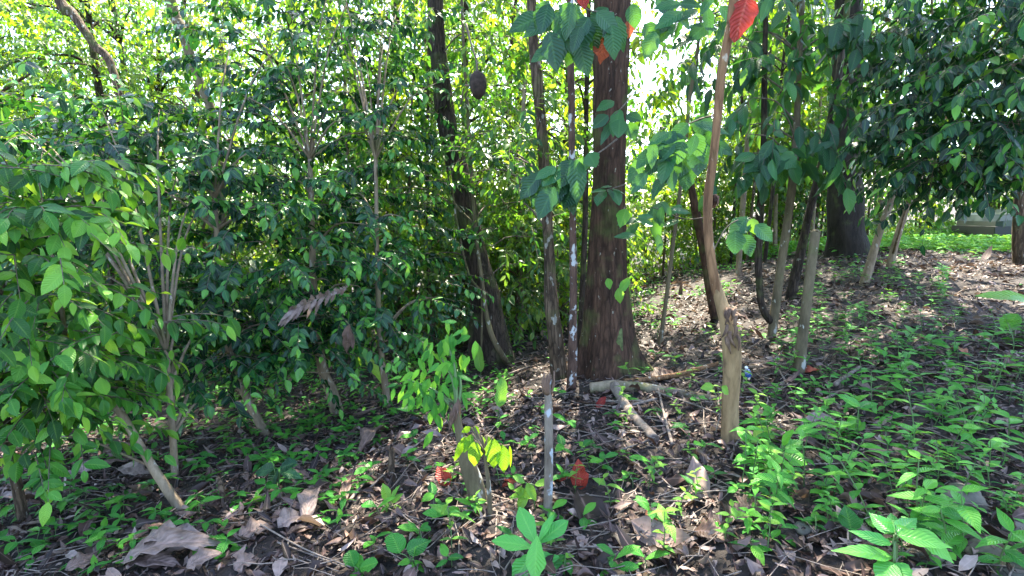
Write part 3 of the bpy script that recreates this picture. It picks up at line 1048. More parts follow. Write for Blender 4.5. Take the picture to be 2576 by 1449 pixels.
ORD = ['', 'second ', 'third ', 'fourth ', 'fifth ', 'sixth ', 'seventh ', 'eighth ', 'ninth ', 'tenth ', 'eleventh ', 'twelfth ', 'thirteenth ', 'fourteenth ', 'fifteenth ', 'sixteenth ',
       'seventeenth ', 'eighteenth ', 'nineteenth ', 'twentieth '] + ['twenty %s ' % s_ for s_ in 'first second third fourth fifth sixth seventh eighth ninth'.split()] + ['thirtieth '] + \
      ['thirty %s ' % s_ for s_ in 'first second third fourth fifth sixth seventh eighth ninth'.split()] + ['fortieth '] + ['forty %s ' % s_ for s_ in 'first second third fourth fifth sixth seventh eighth ninth'.split()] + ['fiftieth ']
LAND = {'thick buttressed trunk': (1525, 900), 'white spotted dead stem': (1379, 1150), 'snapped peeling stump': (1840, 1000), 'pale sawn post': (2022, 800),
        'bent resprouting stump': (1180, 1180), 'striped broad leaf plant': (1340, 1360), 'large crumpled dead leaves': (430, 1400), 'leaning left stem': (400, 1200),
        'big pale green plant': (2250, 1360), 'grey boulder': (2425, 1255), 'far left upright stem': (45, 1230), 'thick dark trunk': (2128, 560), 'vine draped dark trunk': (1235, 850),
        'thick short brown stem': (835, 980), 'crossing brown stems': (640, 1040), 'forked pale trunk': (1960, 720), 'parked car': (2540, 570), 'round leaved plant': (1010, 1380),
        'fallen branch': (1590, 1040), 'hanging brown nest': (1202, 213), 'yellow green sapling': (1230, 1140), 'two upright strap leaves': (1230, 950), 'twin leaning stems': (2215, 640)}


def auto_labels(items, desc, noun):
    """items: list of (object, px, py); every label names the rank by distance from a landmark on one side."""
    def rel(px, py, lx, ly):
        dx, dy = px - lx, py - ly
        if abs(dx) >= abs(dy) * .8:
            return 'left of' if dx < 0 else 'right of'
        return 'in front of' if dy > 0 else 'behind'
    ranks = {}
    for ln_, (lx, ly) in LAND.items():
        for rl in ('left of', 'right of', 'in front of', 'behind'):
            mem = sorted((math.hypot(px - lx, py - ly), i) for i, (o_, px, py) in enumerate(items) if rel(px, py, lx, ly) == rl)
            for k, (d_, i) in enumerate(mem):
                ranks.setdefault(i, []).append((k, d_, rl, ln_))
    for i, (o_, px, py) in enumerate(items):
        k, d_, rl, ln_ = min(ranks[i], key=lambda q: (q[0] * 60 + q[1]))
        o_['label'] = f"{desc(o_)}, {ORD[k] if k < len(ORD) else 'far '}nearest {noun} {rl} the {ln_}".replace('  ', ' ')


used = {}


def place(protos, name_idx, loc, rz, sc, group, tilt=(0, 0)):
    pr = protos[name_idx]
    if id(pr) not in used:
        used[id(pr)] = 1
        pr.location = loc
        pr.rotation_euler = (tilt[0], tilt[1], rz)
        pr.scale = (sc,) * 3
        pr['group'] = group
        return pr
    return dup(pr, loc, rz, sc, group=group, tilt=tilt)


items = []
for k, (px, Yd, sc) in enumerate([(-120, 11, 1), (60, 13, 1.1), (240, 15, 1.2), (430, 12.5, 1.0), (600, 14, 1.1), (760, 10, 1.0), (900, 12, 1.1), (1010, 9.5, .9), (1090, 13, 1.1), (1180, 10.5, 1.0), (1290, 12, 1.0),
                                  (1300, 17, 1.2), (1420, 10, .9), (1430, 14, 1.0), (1850, 14.5, 1.0), (1930, 16.5, 1.2), (40, 9.5, .9), (300, 10.5, .9), (170, 16, 1.2), (420, 17, 1.2), (-30, 12, 1), (350, 13, 1.0), (520, 11, .95), (1690, 19.5, .72), (1960, 14, 1.0), (2080, 15, 1.1), (2200, 14, 1.1), (2330, 17, 1.1), (2480, 15, 1.1), (2640, 14, 1.1),
                                  (130, 20, 1.3), (700, 19, 1.3), (1120, 20, 1.3), (1880, 21, 1.2), (2030, 22, 1.3)]):
    x = (px - 1288) / FPX * Yd
    y = Yd
    o = place(BGP, k % 4, gpt(x, y), rng.uniform(0, 6.28), sc * rng.uniform(.9, 1.1), 'background trees beyond the shrubs')
    items.append((o, px, 450))
auto_labels(items, lambda o_: 'sunlit yellow green tree', 'background tree')
items = []
for k in range(44):
    Yd = [8.5, 10.5, 13, 17][k % 4] * rng.uniform(.93, 1.07)
    px = -150 + (k * 2876 / 44) + rng.uniform(-50, 50)
    if 1560 < px < 1760 and Yd < 12:
        Yd = 13
    if px > 1760:
        Yd = max(Yd, 12.5)
    if px > 2200:
        Yd = max(Yd, 15)
    x = (px - 1288) / FPX * Yd
    o = place(SHP, k % 4, gpt(x, Yd), rng.uniform(0, 6.28), rng.uniform(.8, 1.35), 'undergrowth shrubs in the background')
    items.append((o, *to_px(gpt(x, Yd, 1.0))))
for px, Yd, sc, pi in [(1085, 7.8, .9, 1), (1165, 8.6, .9, 3), (1300, 8.0, .8, 1), (1355, 9.4, 1.0, 3), (1470, 9.0, .9, 1), (1625, 15, 1.6, 0), (1690, 16, 1.5, 2), (1750, 15, 1.5, 0), (1000, 8.5, 1.0, 3), (1240, 11, 1.2, 1), (1400, 11.5, 1.2, 3)]:
    x = (px - 1288) / FPX * Yd
    o = place(SHP, pi, gpt(x, Yd), rng.uniform(0, 6.28), sc, 'undergrowth shrubs in the background')
    items.append((o, *to_px(gpt(x, Yd, 1.0))))
auto_labels(items, lambda o_: 'leafy undergrowth shrub', 'background shrub')
items = []
for k, (px, Yd) in enumerate([(1020, 8), (1075, 8.6), (1310, 8.4), (1330, 10), (1462, 6.2), (1860, 9.5), (1880, 11), (1925, 10), (1950, 12), (1975, 11), (2010, 12.5), (2040, 11.5), (2060, 13), (1840, 12), (1895, 12.6), (905, 7.5)]):
    x = (px - 1288) / FPX * Yd
    o = place(SAP, k % 3, gpt(x, Yd), rng.uniform(0, 6.28), rng.uniform(.85, 1.1), 'slender saplings among the trees', (rng.normal(0, .03), rng.normal(0, .03)))
    items.append((o, px, 500))
auto_labels(items, lambda o_: 'thin straight sapling', 'slender sapling')

# unseen crowns added to the main trees above the frame, to shade the forest floor
for root, top, me, sc, rz in [(A_root, A_c[-1], 0, 1.15, 0), (B_root, B_c[-1], 1, .95, 1), (C_root, C_c[-1], 0, .8, 2), (D_root, D_c[-1], 1, 1.2, 3), (J_root, J_c[-1], 0, 1.2, 4), (I_root, I_c[-1], 1, .85, 5), (H_root, H_c[-1], 0, .8, 2.5)]:
    o = link('crown', SHADE_CAN[me], root)
    o.location = np.asarray(top) - np.array(root.location) + np.array([0, 0, .5])
    o.rotation_euler = (0, 0, rz)
    o.scale = (sc,) * 3


# ------------------------------------------------------------------ foliage on the middle trees
def add_crown(root, b, c, blobs, leaf, T, L, W, length, nleaf, nlimb=8, limb_r=.012, name='crown', **kw):
    me, cp_ = crown_mesh([pxblob(*q) for q in blobs], leaf, T, L, W, length, nleaf, origin=b, **kw)
    link(name, me, root)
    for i_ in rng.choice(len(cp_), min(nlimb, len(cp_)), replace=False):
        mb = MB()
        limbs(mb, c, [cp_[i_]], limb_r)
        mb.build('branch', 'twig', root, origin=b)


add_crown(D_root, D_b, D_c, [(1120, 130, 6.6, 130, 110, .7, 44), (1045, 420, 6.4, 80, 150, .6, 34), (1215, 300, 6.6, 80, 90, .5, 22), (1270, 540, 6.9, 80, 110, .5, 26), (1085, 640, 6.3, 60, 90, .4, 18), (1290, 720, 7.0, 60, 80, .5, 16)],
          'mid', T_MID, .105, .45, .4, 9, nlimb=14, tint=(0, .75), sag=.35, hang=.6)
add_crown(B_root, B_b, B_c, [(1310, 330, 5.4, 120, 110, .5, 44), (1250, 420, 5.6, 90, 70, .4, 24), (1340, 60, 5.8, 130, 70, .5, 34), (1300, 560, 6.0, 90, 80, .4, 16)],
          'mid', T_MID, .10, .42, .38, 10, nlimb=10, tint=(0, .6), sag=.3, hang=.45)
add_crown(H_root, H_b, H_c, [(1960, 290, 5.6, 130, 120, .5, 28), (2030, 150, 5.8, 120, 110, .5, 24), (1900, 60, 6.0, 130, 60, .5, 20)],
          'big', T_MID, .22, .42, .5, 7, nlimb=8, tint=(0, .6), sag=.5, hang=1.1)
add_crown(J_root, J_b, J_c, [(1990, 90, 9.5, 150, 100, 1.0, 36), (2230, 110, 9.2, 90, 90, .7, 24), (2330, 420, 9.4, 200, 80, .8, 30)],
          'mid', T_FAR, .15, .45, .5, 9, nlimb=8, tint=(0, .7), sag=.35, hang=.6)


# ------------------------------------------------------------------ single big leaves
def hero_leaf(bx, by, tx, ty, wpx, Yb, Yt=None, mat='big', T=T_HERO, tilt=.45, droop=.12, fold=.12, wave=.03, tint=None, parent=None, origin=None, name='leaf', mb=None, label=None, cup=0.0, edge=.07):
    Yt = Yb if Yt is None else Yt
    p0, p1 = at(bx, by, Yb), at(tx, ty, Yt)
    D = p1 - p0
    L = np.linalg.norm(D)
    view = nrm(CAM - (p0 + p1) / 2)
    Nn = view * (1 - tilt) + np.array([rng.normal(0, .15), 0, tilt])
    own = mb is None
    if own:
        mb = MB()
    leaves(mb, T, p0, D, Nn, L, wpx * Yb / FPX, droop=droop, fold=fold, wave=wave, tint=rng.uniform(.15, .75) if tint is None else tint, cup=cup, edge=edge)
    if own:
        o_ = mb.build(name, mat, parent, origin=origin)
        if label:
            o_['label'] = label
        return o_


def branch_leaves(root, origin, lst, Y0, mat='big', T=T_HERO, stem=None, name='foliage', **kw):
    mb = MB()
    for q in lst:
        bx, by, tx, ty, wd = q[:5]
        yb = Y0 + (q[5] if len(q) > 5 else rng.normal(0, .05))
        hero_leaf(bx, by, tx, ty, wd, yb, yb - rng.uniform(-.03, .08), mb=mb, T=T, tint=q[6] if len(q) > 6 else None, **kw)
    o_ = mb.build(name, mat, root, origin=origin)
    if stem:
        mb = MB()
        for st in stem:
            mb = MB()
            pts = [at(a[0], a[1], Y0 + (a[3] if len(a) > 3 else .02)) for a in st]
            tube(mb, pts, [a[2] * .5 * Y0 / FPX for a in st], ns=6, n=16, rough=0)
            mb.build('branch', 'twig', root, origin=origin)
    return o_


def auto_leaves(cx, cy, rx, ry, n, L, wr=.5, ang=90, spread=45):
    out = []
    for _ in range(n):
        bx, by = cx + rng.normal(0, rx * .5), cy + rng.normal(0, ry * .5)
        a = R(ang + rng.normal(0, spread))
        l_ = L * rng.uniform(.7, 1.15)
        out.append((bx, by, bx + math.cos(a) * l_, by + math.sin(a) * l_, l_ * wr * rng.uniform(.8, 1.1), rng.normal(0, .12)))
    return out


# the large leaved branches around the slim blotched trunk and the big trunk
branch_leaves(C_root, C_b, [(1362, 435, 1305, 500, 46), (1400, 420, 1345, 448, 34), (1405, 425, 1362, 465, 50, 0, .6), (1440, 400, 1408, 470, 52), (1450, 400, 1455, 510, 50, -.05, .5), (1395, 470, 1350, 550, 56, -.05, .4), (1440, 470, 1415, 525, 52, .05, .1),
                            (1470, 395, 1455, 440, 36, -.05, .8), (1480, 385, 1500, 420, 44, -.1, .7), (1420, 440, 1390, 520, 44, .08, .1), (1430, 430, 1440, 540, 50, .1, .05), (1385, 440, 1335, 520, 46, .06, .2)], 4.3,
              stem=[[(1552, 350, 5, .4), (1500, 388, 4), (1450, 402, 3), (1380, 425, 2)]])
branch_leaves(C_root, C_b, [(1400, 30, 1425, 110, 46), (1440, 20, 1420, 90, 50), (1470, 40, 1462, 140, 54), (1480, 50, 1500, 130, 50), (1500, 30, 1560, 85, 60, -.1, .45), (1420, 60, 1400, 170, 46), (1455, 100, 1480, 190, 48), (1550, 40, 1570, 130, 34), (1440, 90, 1430, 165, 52),
                            (1530, 20, 1480, 70, 44), (1590, 10, 1600, 70, 40), (1380, 10, 1360, 80, 44), (1465, 70, 1445, 150, 48, .1, .1)] + auto_leaves(1440, 40, 110, 60, 14, 90, .5), 4.0,
              stem=[[(1436, -60, 7, .4), (1440, -10, 6), (1480, 25, 4), (1540, 30, 3)]])
branch_leaves(A_root, A_b, [(1545, 255, 1500, 275, 32), (1530, 290, 1490, 320, 34), (1560, 275, 1540, 340, 36, 0, .7), (1575, 290, 1615, 300, 34), (1545, 300, 1510, 360, 24), (1560, 300, 1555, 345, 40, -.1, .6), (1580, 310, 1600, 350, 36)], 4.35,
              stem=[[(1590, 240, 4, .3), (1560, 275, 3), (1530, 300, 2)]])
branch_leaves(A_root, A_b, [(1525, 478, 1488, 480, 26, -.1, .6), (1530, 476, 1545, 498, 24), (1535, 475, 1575, 485, 24), (1520, 480, 1500, 515, 36), (1545, 478, 1560, 515, 34), (1540, 470, 1510, 470, 26)], 4.35, tilt=.8,
              stem=[[(1600, 455, 3, .2), (1560, 468, 3), (1525, 478, 2)]])
branch_leaves(A_root, A_b, [(1575, 525, 1560, 570, 34), (1585, 700, 1552, 740, 24), (1528, 700, 1536, 728, 22), (1555, 725, 1562, 765, 24)], 4.5, mat='fresh')
# big drooping leaves between the trunk and the slim stem, hung from the slim stem
branch_leaves(F_root, F_b, [(1650, 80, 1622, 145, 40, -.2, .8), (1700, 60, 1640, 110, 30), (1620, 60, 1660, 110, 40), (1740, 90, 1690, 120, 36), (1780, 60, 1730, 100, 40)] + auto_leaves(1720, 30, 120, 50, 12, 70, .45, 100, 60), 3.8,
              stem=[[(1845, 10, 5), (1780, 40, 4), (1700, 55, 3), (1630, 70, 2)]])
branch_leaves(F_root, F_b, [(1730, 310, 1690, 350, 40), (1745, 310, 1840, 330, 34), (1770, 290, 1760, 340, 50), (1760, 350, 1755, 440, 60, -.1, .2), (1720, 350, 1690, 420, 44), (1700, 330, 1640, 390, 46), (1690, 370, 1660, 460, 44), (1740, 370, 1700, 450, 52),
                            (1650, 370, 1600, 420, 40), (1660, 400, 1620, 440, 36), (1780, 320, 1800, 400, 46), (1730, 420, 1725, 480, 44)] + auto_leaves(1690, 380, 90, 70, 16, 72, .5, 105, 40), 4.1,
              stem=[[(1800, 290, 5, -.3), (1760, 300, 4), (1700, 330, 3), (1620, 395, 2)]])
branch_leaves(F_root, F_b, auto_leaves(1650, 540, 70, 50, 16, 58, .45, 110, 50), 4.6, stem=[[(1790, 545, 4, -.7), (1720, 550, 3), (1640, 520, 2)]])
branch_leaves(F_root, F_b, [(1880, 545, 1838, 600, 50, 0, .5), (1885, 555, 1835, 582, 56, 0, .45), (1900, 565, 1945, 605, 42), (1870, 590, 1895, 645, 48), (1890, 550, 1900, 590, 30, -.05, .9), (1850, 580, 1850, 640, 46)], 3.4,
              stem=[[(1790, 640, 3), (1830, 570, 3), (1880, 548, 3), (1900, 562, 2)]])
branch_leaves(H_root, H_b, [(1930, 395, 1870, 430, 46), (1950, 400, 1925, 470, 40), (1960, 390, 2005, 420, 46), (1940, 380, 1985, 370, 34), (1965, 400, 1975, 470, 44), (1920, 400, 1900, 460, 36), (1975, 385, 2015, 450, 40, 0, .7), (1900, 390, 1850, 400, 36)] + auto_leaves(1940, 390, 70, 30, 8, 66, .5), 5.2,
              stem=[[(1998, 420, 4, .5), (1950, 390, 3), (1880, 385, 2)]])
branch_leaves(F_root, F_b, [(1772, 958, 1738, 978, 0.1)] and [(1795, 972, 1762, 975, 26, 0, .7), (1815, 972, 1835, 992, 26, 0, .7)], F_b[1] - .3, mat='fresh', stem=[[(1800, 1090, 3), (1812, 1030, 2.5), (1805, 972, 2)]])

add_crown(H_root, H_b, H_c, [(1690, 110, 8.0, 100, 90, .6, 24), (1640, 320, 8.2, 60, 90, .5, 16), (1760, 220, 8, 70, 130, .5, 22), (1610, 150, 8, 30, 120, .4, 8)], 'mid', T_MID, .15, .45, .5, 8, nlimb=4, name='outer_crown', tint=(0, .5), sag=.35, hang=.7)

# reddened leaves hanging in the air
hero_leaf(1518, 72, 1513, 150, 46, 4.05, 4.0, mat='red', parent=A_root, origin=A_b, name='leaf', tint=.62, label='orange red drooping leaf with small holes', edge=.25, wave=.12, droop=.3)
hero_leaf(1880, -5, 1850, 88, 62, 3.2, 3.15, mat='red', parent=F_root, origin=F_b, name='leaf', tint=.15, label='ragged red hanging leaf', edge=.25, wave=.12, droop=.3)
hero_leaf(1464, -30, 1472, 22, 34, 3.9, 3.9, mat='red', parent=C_root, origin=C_b, name='leaf', tint=.1, label='red hanging leaf tip')
hero_leaf(1584, 50, 1580, 95, 26, 4.1, 4.1, mat='red', parent=A_root, origin=A_b, name='leaf', tint=.75, label='brown orange hanging leaf')
# dry curled leaf stuck on the slim stem
mb = MB()
for k in range(5):
    a = R(rng.uniform(30, 130))
    hero_leaf(1795 + rng.normal(0, 4), 490, 1795 + math.cos(a) * 28, 490 + math.sin(a) * 34, 16, 3.28, mb=mb, droop=.4, fold=.8, wave=.2)
mb.build('dead_leaf', 'litter', F_root, origin=F_b)

# curved vine beside the dark leaning trunk
v = thing('hanging_vine', 'pale curved vine hanging down against the dark leaning trunk and reaching the ground', 'vine', loc=ground(1282, 912))
mb = MB()
vy = D_b[1] - .32
pts = [ground(1282, 912) - np.array([0, 0, .05])] + [at(px, py, vy - .05) for px, py in [(1262, 890), (1238, 845), (1224, 790), (1216, 730), (1206, 660), (1196, 580), (1188, 480), (1180, 330), (1168, 150), (1160, -30)]]
tube(mb, pts, [.036, .034, .032, .028, .024, .022, .02, .02, .019, .018, .017, .016][:len(pts)], ns=10, n=50, rough=.08)
mb.build('stem', 'bark_pale', v, origin=v.location)
mb = MB()
for q in [[(1216, 735), (1180, 690), (1150, 560), (1130, 420)], [(1212, 740), (1212, 840), (1208, 905)], [(1190, 560), (1150, 520), (1128, 480)]]:
    tube(mb, [at(a, b_, vy - .03) for a, b_ in q], [.012] * len(q), ns=6, n=16, rough=.05)
mb.build('side_shoot', 'bark_pale', v, origin=v.location)

# brown oval nest
nst = thing('hanging_nest', 'dark brown oval nest lump hanging high among bright leaves', 'nest', loc=at(1202, 246, 4.9))
mb = MB()
k = px2m(4.9)
tube(mb, [at(1205, 250, 4.9), at(1203, 238, 4.9), at(1202, 213, 4.9), at(1201, 190, 4.9), at(1200, 178, 4.9)], [3 * k, 15 * k, 21 * k, 17 * k, 5 * k], ns=22, n=30, rough=.09, freq=12)
mb.build('shell', 'nest', nst, origin=nst.location)
mb = MB()
tube(mb, [at(1201, 182, 4.9), at(1198, 150, 4.9), at(1185, 110, 4.95), at(1172, 60, 5.0)], [.010, .009, .009, .012], ns=6, n=12, rough=0)
tube(mb, [at(1182, 216, 4.9), at(1172, 215, 4.9), at(1166, 222, 4.95), at(1160, 260, 5.0)], [.007, .007, .007, .009], ns=6, n=12, rough=0)
mb.build('twig', 'twig', nst, origin=nst.location)

# hanging torn banana leaf and dry leaf
bn = thing('dry_banana_leaf', 'torn pale pinkish dry leaf draped across the dark shrubs', 'dead leaf', loc=at(800, 755, 3.9))
mb = MB()
rib = spline([at(872, 722, 4.0), at(810, 748, 3.95), at(750, 772, 3.9), at(715, 800, 3.9)], 26)
for i in range(25):
    d = rib[min(i + 1, 25)] - rib[max(i - 1, 0)]
    ln_ = .15 * math.sin(math.pi * (i + 3) / 32) * rng.uniform(.6, 1.3)
    for sg in (-1, 1):
        dr = nrm(np.array([-.5 * sg if sg > 0 else .2, -.3, -.9 if sg > 0 else .35])) + rng.normal(0, .18, 3)
        leaves(mb, T_FAR, rib[i], dr, np.array([.2, -1, .4]), ln_ * (1 if sg > 0 else .45), .032, droop=.1, fold=.1, tint=rng.uniform(.45, .95))
mb.build('blade', 'bigdead', bn, origin=bn.location)
mb = MB()
tube(mb, rib, np.linspace(.006, .003, 26), ns=6, n=30, rough=0)
mb.build('midrib', 'stick', bn, origin=bn.location)
mb = MB()
hero_leaf(880, 815, 868, 890, 26, 4.1, mb=mb, wave=.3, fold=.6, tint=.3)
hero_leaf(876, 830, 890, 880, 18, 4.1, mb=mb, wave=.3, fold=.6, tint=.2)
o = mb.build('dry_hanging_leaf', 'bigdead')
tag(o, 'brown shrivelled leaf hanging in front of the shrubs below the torn leaf', 'dead leaf')


# ------------------------------------------------------------------ individual plants
def plant(name, label, cat, base_px, lst, mat='herb', T=T_HERO, stem_w=6, dY=0.0, stem_top=None, stems=True, stem_mat='stem', tilt=.5, droop=.12, fold=.15, wave=.03, group=None):
    b = ground(*base_px)
    root = thing(name, label, cat, loc=b, group=group)
    Y0 = b[1] + dY
    top = at(stem_top[0], stem_top[1], Y0) if stem_top else None
    mb = MB()
    r_ = stem_w * .5 * Y0 / FPX
    if top is not None:
        tube(mb, [b - np.array([0, 0, .03]), (b + top) / 2 + np.array([.006, 0, 0]), top], [r_, r_ * .9, r_ * .6], ns=8, n=12, rough=.03)
    for q in lst:
        bx, by, tx, ty, wd = q[:5]
        yb = Y0 + (q[5] if len(q) > 5 else 0)
        yt = yb + (q[6] if len(q) > 6 else rng.uniform(-.06, .03))
        p0 = at(bx, by, yb)
        st = top if top is not None else b
        if np.linalg.norm(p0 - st) > .008:
            mq = mb if top is not None else MB()
            tube(mq, [st - np.array([0, 0, .0 if top is not None else .02]), (st + p0) / 2 + np.array([0, 0, .01]), p0], [r_ * .6, r_ * .5, r_ * .45], ns=6, n=8, rough=0)
            if mq is not mb:
                mq.build('stalk', stem_mat, root, origin=b)
        hero_leaf(bx, by, tx, ty, wd, yb, yt, mat=mat if len(q) < 9 else q[8], T=T if len(q) < 10 else q[9], tilt=tilt, droop=droop, fold=fold, wave=wave, parent=root, origin=b, tint=q[7] if len(q) > 7 else None)
    if mb.n:
        mb.build('stem', stem_mat, root, origin=b)
    return root


plant('ginger_plant', 'striped glossy broad leaf rosette at the bottom centre', 'plant', (1350, 1440),
      [(1350, 1372, 1303, 1274, 50, 0, .10), (1345, 1378, 1240, 1352, 46, 0, 0), (1356, 1368, 1426, 1304, 46, 0, .05), (1352, 1370, 1388, 1292, 22, 0, .05), (1345, 1385, 1288, 1462, 50, 0, -.06),
       (1356, 1385, 1424, 1452, 50, 0, -.05), (1352, 1345, 1342, 1462, 52, -.02, -.12, .75)], mat='ginger', T=T_HOBO, stem_top=(1350, 1372), stem_w=12, tilt=.5, wave=0.01, droop=.16)
plant('yellow_green_sapling', 'thin sapling with hanging glowing yellow green leaves in front of the bent stump', 'sapling', (1234, 1312),
      [(1170, 1098, 1142, 1165, 22), (1188, 1092, 1166, 1140, 22), (1196, 1110, 1192, 1178, 38, -.04), (1210, 1095, 1216, 1145, 22, .03), (1240, 1102, 1243, 1182, 44, -.05), (1262, 1118, 1270, 1192, 36, -.03),
       (1282, 1120, 1288, 1180, 10, .03), (1185, 1075, 1160, 1088, 16, .03), (1192, 1072, 1205, 1092, 16, .03), (1225, 1096, 1228, 1130, 20, .05)], mat='lime', stem_top=(1219, 1140), stem_w=14, tilt=.15, stem_mat='bark_pale', wave=.05)
kp = plant('resprouting_stump', 'bent mossy stump with fresh leafy shoots at its torn top', 'stump', (1205, 1275), [], mat='herb')
mb = MB()
pts, rad = trunk_pts([(1207, 1280, 44), (1194, 1222, 43), (1174, 1162, 36), (1158, 1100, 23), (1148, 1050, 20), (1142, 1030, 17)], kp.location[1])
tube(mb, pts, rad, ns=18, n=44, rough=.11, ragged=.05, seed=33)
mb.build('trunk', 'bark_pale', kp, origin=kp.location)
mb = MB()
ky = kp.location[1]
for q in [(1150, 1010, 1142, 1068, 16), (1146, 1020, 1125, 1090, 14), (1152, 1000, 1158, 1050, 12), (1147, 1030, 1135, 1075, 12)]:
    hero_leaf(*q, ky - .05, mb=mb, T=T_HLANCE, wave=.2, fold=.5, tint=rng.uniform(.2, .6))
mb.build('torn_bark', 'bigdead', kp, origin=kp.location)
mb = MB()
mb2 = MB()
for cx, cy, sx, sy, n_, L_, a_ in [(1060, 975, 34, 30, 26, 46, 105), (1110, 900, 30, 36, 24, 46, 100), (1120, 845, 26, 24, 16, 44, 100), (1100, 1000, 30, 30, 22, 46, 95), (1150, 930, 18, 50, 14, 44, 85), (1025, 955, 26, 20, 12, 40, 120)]:
    for _ in range(n_):
        bx, by = cx + rng.normal(0, sx), cy + rng.normal(0, sy)
        a = R(a_ + rng.normal(0, 32))
        l_ = L_ * rng.uniform(.7, 1.15)
        hero_leaf(bx, by, bx + math.cos(a) * l_, by + math.sin(a) * l_, l_ * rng.uniform(.34, .44), ky + rng.normal(.1, .10), mb=mb, T=T_LANCE, tilt=rng.uniform(.1, .7), tint=np.clip(rng.normal(.45, .28), 0, 1))
    a0 = at(1150, 1040, ky)
    a1 = at(cx, cy, ky + .1)
    tube(mb2, [a0, (a0 + a1) / 2 + np.array([.02, 0, .03]), a1], [.012, .008, .004], ns=6, n=10, rough=0)
mb.build('foliage', 'herb', kp, origin=kp.location)
mb2.build('shoot', 'stem', kp, origin=kp.location)

plant('strap_leaf_plant', 'single upright yellow green strap leaf beside the foot of the dark trunk', 'plant', (1209, 948), [(1210, 936, 1195, 862, 27, 0, .02, .55)], mat='fresh', T=T_STRAP, stem_w=4, tilt=.15)
plant('strap_leaf_plant', 'single upright dark veined strap leaf on bare litter left of the spotted stem', 'plant', (1252, 1056), [(1256, 1024, 1266, 952, 30, 0, .02, .3)], mat='fresh', T=T_STRAP, stem_w=4, tilt=.15)
plant('strap_leaf_plant', 'long yellow green blade leaning left beside the slim paired stems', 'plant', (985, 1000), [(978, 975, 905, 872, 22, 0, -.1, .9)], mat='fresh', T=T_STRAP, stem_w=5, tilt=.3)
plant('round_leaf_plant', 'low plant with two large round leaves and a small rosette left of the striped plant', 'plant', (1030, 1440),
      [(1005, 1392, 985, 1338, 58, 0, .08, .35, 'herb', T_HROUND), (1025, 1388, 1085, 1355, 50, 0, .05, .05, 'herb', T_HHEART), (1038, 1412, 1020, 1452, 22), (1042, 1410, 1072, 1440, 20), (1040, 1408, 1042, 1372, 18), (1036, 1410, 1000, 1418, 20), (1044, 1412, 1060, 1455, 20)], stem_top=(1035, 1412), stem_w=5, tilt=.6)
plant('round_leaf_plant', 'low round leaved plant cut by the bottom edge left of centre', 'plant', (910, 1448), [(890, 1425, 878, 1385, 44, 0, .03), (905, 1430, 948, 1412, 40, 0, 0), (900, 1440, 905, 1395, 24), (915, 1445, 880, 1449, 26)], T=T_HROUND, stem_w=5, tilt=.6)
plant('broad_leaf_plant', 'large pale green plant with long bright leaves at the lower right', 'plant', (2252, 1445),
      [(2246, 1400, 2104, 1372, 46, 0, -.05, .85), (2244, 1370, 2138, 1330, 34, 0, .05, .4), (2246, 1345, 2186, 1285, 46, .03, .1, .3), (2252, 1345, 2240, 1282, 40, .03, .12, .25), (2254, 1340, 2310, 1296, 40, .03, .06, .3),
       (2256, 1345, 2400, 1372, 46, -.04, -.08, .95), (2300, 1330, 2405, 1415, 52, -.02, -.1, .9), (2248, 1415, 2205, 1475, 60, -.03, -.1, .6), (2252, 1415, 2290, 1475, 54, -.03, -.1, .55)], mat='ginger', T=T_HLANCE, stem_top=(2250, 1360), stem_w=10, tilt=.55)
plant('heart_leaf_plant', 'dark blue green heart leaves behind the large pale green plant', 'plant', (2330, 1370), [(2325, 1330, 2350, 1280, 50, 0, .06, .1), (2335, 1335, 2400, 1318, 50, 0, .02, .35), (2330, 1330, 2290, 1300, 44, 0, .04, .1)], T=T_HHEART, stem_w=5, tilt=.6)
plant('heart_leaf_plant', 'single dark heart leaf left of the large pale green plant', 'plant', (2140, 1360), [(2140, 1330, 2128, 1268, 56, 0, .06, .0), (2135, 1330, 2175, 1300, 30, 0, .04, .3)], T=T_HHEART, stem_w=4, tilt=.5)
plant('round_leaf_plant', 'two glossy round leaves right of the snapped stump foot', 'plant', (1925, 1125), [(1895, 1098, 1942, 1072, 36, 0, 0, .85, 'fresh'), (1925, 1092, 1965, 1108, 36, 0, 0, .45, 'fresh')], T=T_HERO, stem_w=4, tilt=.7)
plant('broad_leaf_plant', 'upright pale leaf shoot on the slope right of the snapped stump', 'plant', (2150, 1110), [(2165, 1022, 2110, 990, 28, 0, .04, .5), (2160, 1025, 2210, 1010, 26, 0, .02), (2152, 1080, 2140, 1045, 34, 0, .02), (2155, 1085, 2175, 1060, 22), (2190, 1015, 2210, 1040, 24)], stem_top=(2160, 1030), stem_w=4, tilt=.6)
plant('broad_leaf_plant', 'leafy clump of broad leaves in front of the sawn post', 'plant', (1960, 1190), [(1960, 1140, 1905, 1120, 30), (1965, 1130, 2020, 1105, 34), (1960, 1150, 1925, 1165, 42), (1970, 1140, 2035, 1165, 48), (1968, 1120, 1990, 1080, 28), (1990, 1090, 2070, 1075, 16), (2000, 1085, 2060, 1060, 18), (1975, 1160, 1990, 1200, 26), (1955, 1160, 1905, 1190, 26)], stem_top=(1965, 1140), stem_w=5, tilt=.6)
plant('broad_leaf_plant', 'half hidden pale leaf reaching in at the right edge', 'plant', (2600, 830), [(2590, 750, 2460, 735, 40, 0, .1, .7), (2590, 760, 2540, 745, 34, -.1, 0, .6), (2560, 790, 2520, 830, 44, 0, 0, .05)], stem_w=5, tilt=.6, mat='fresh')
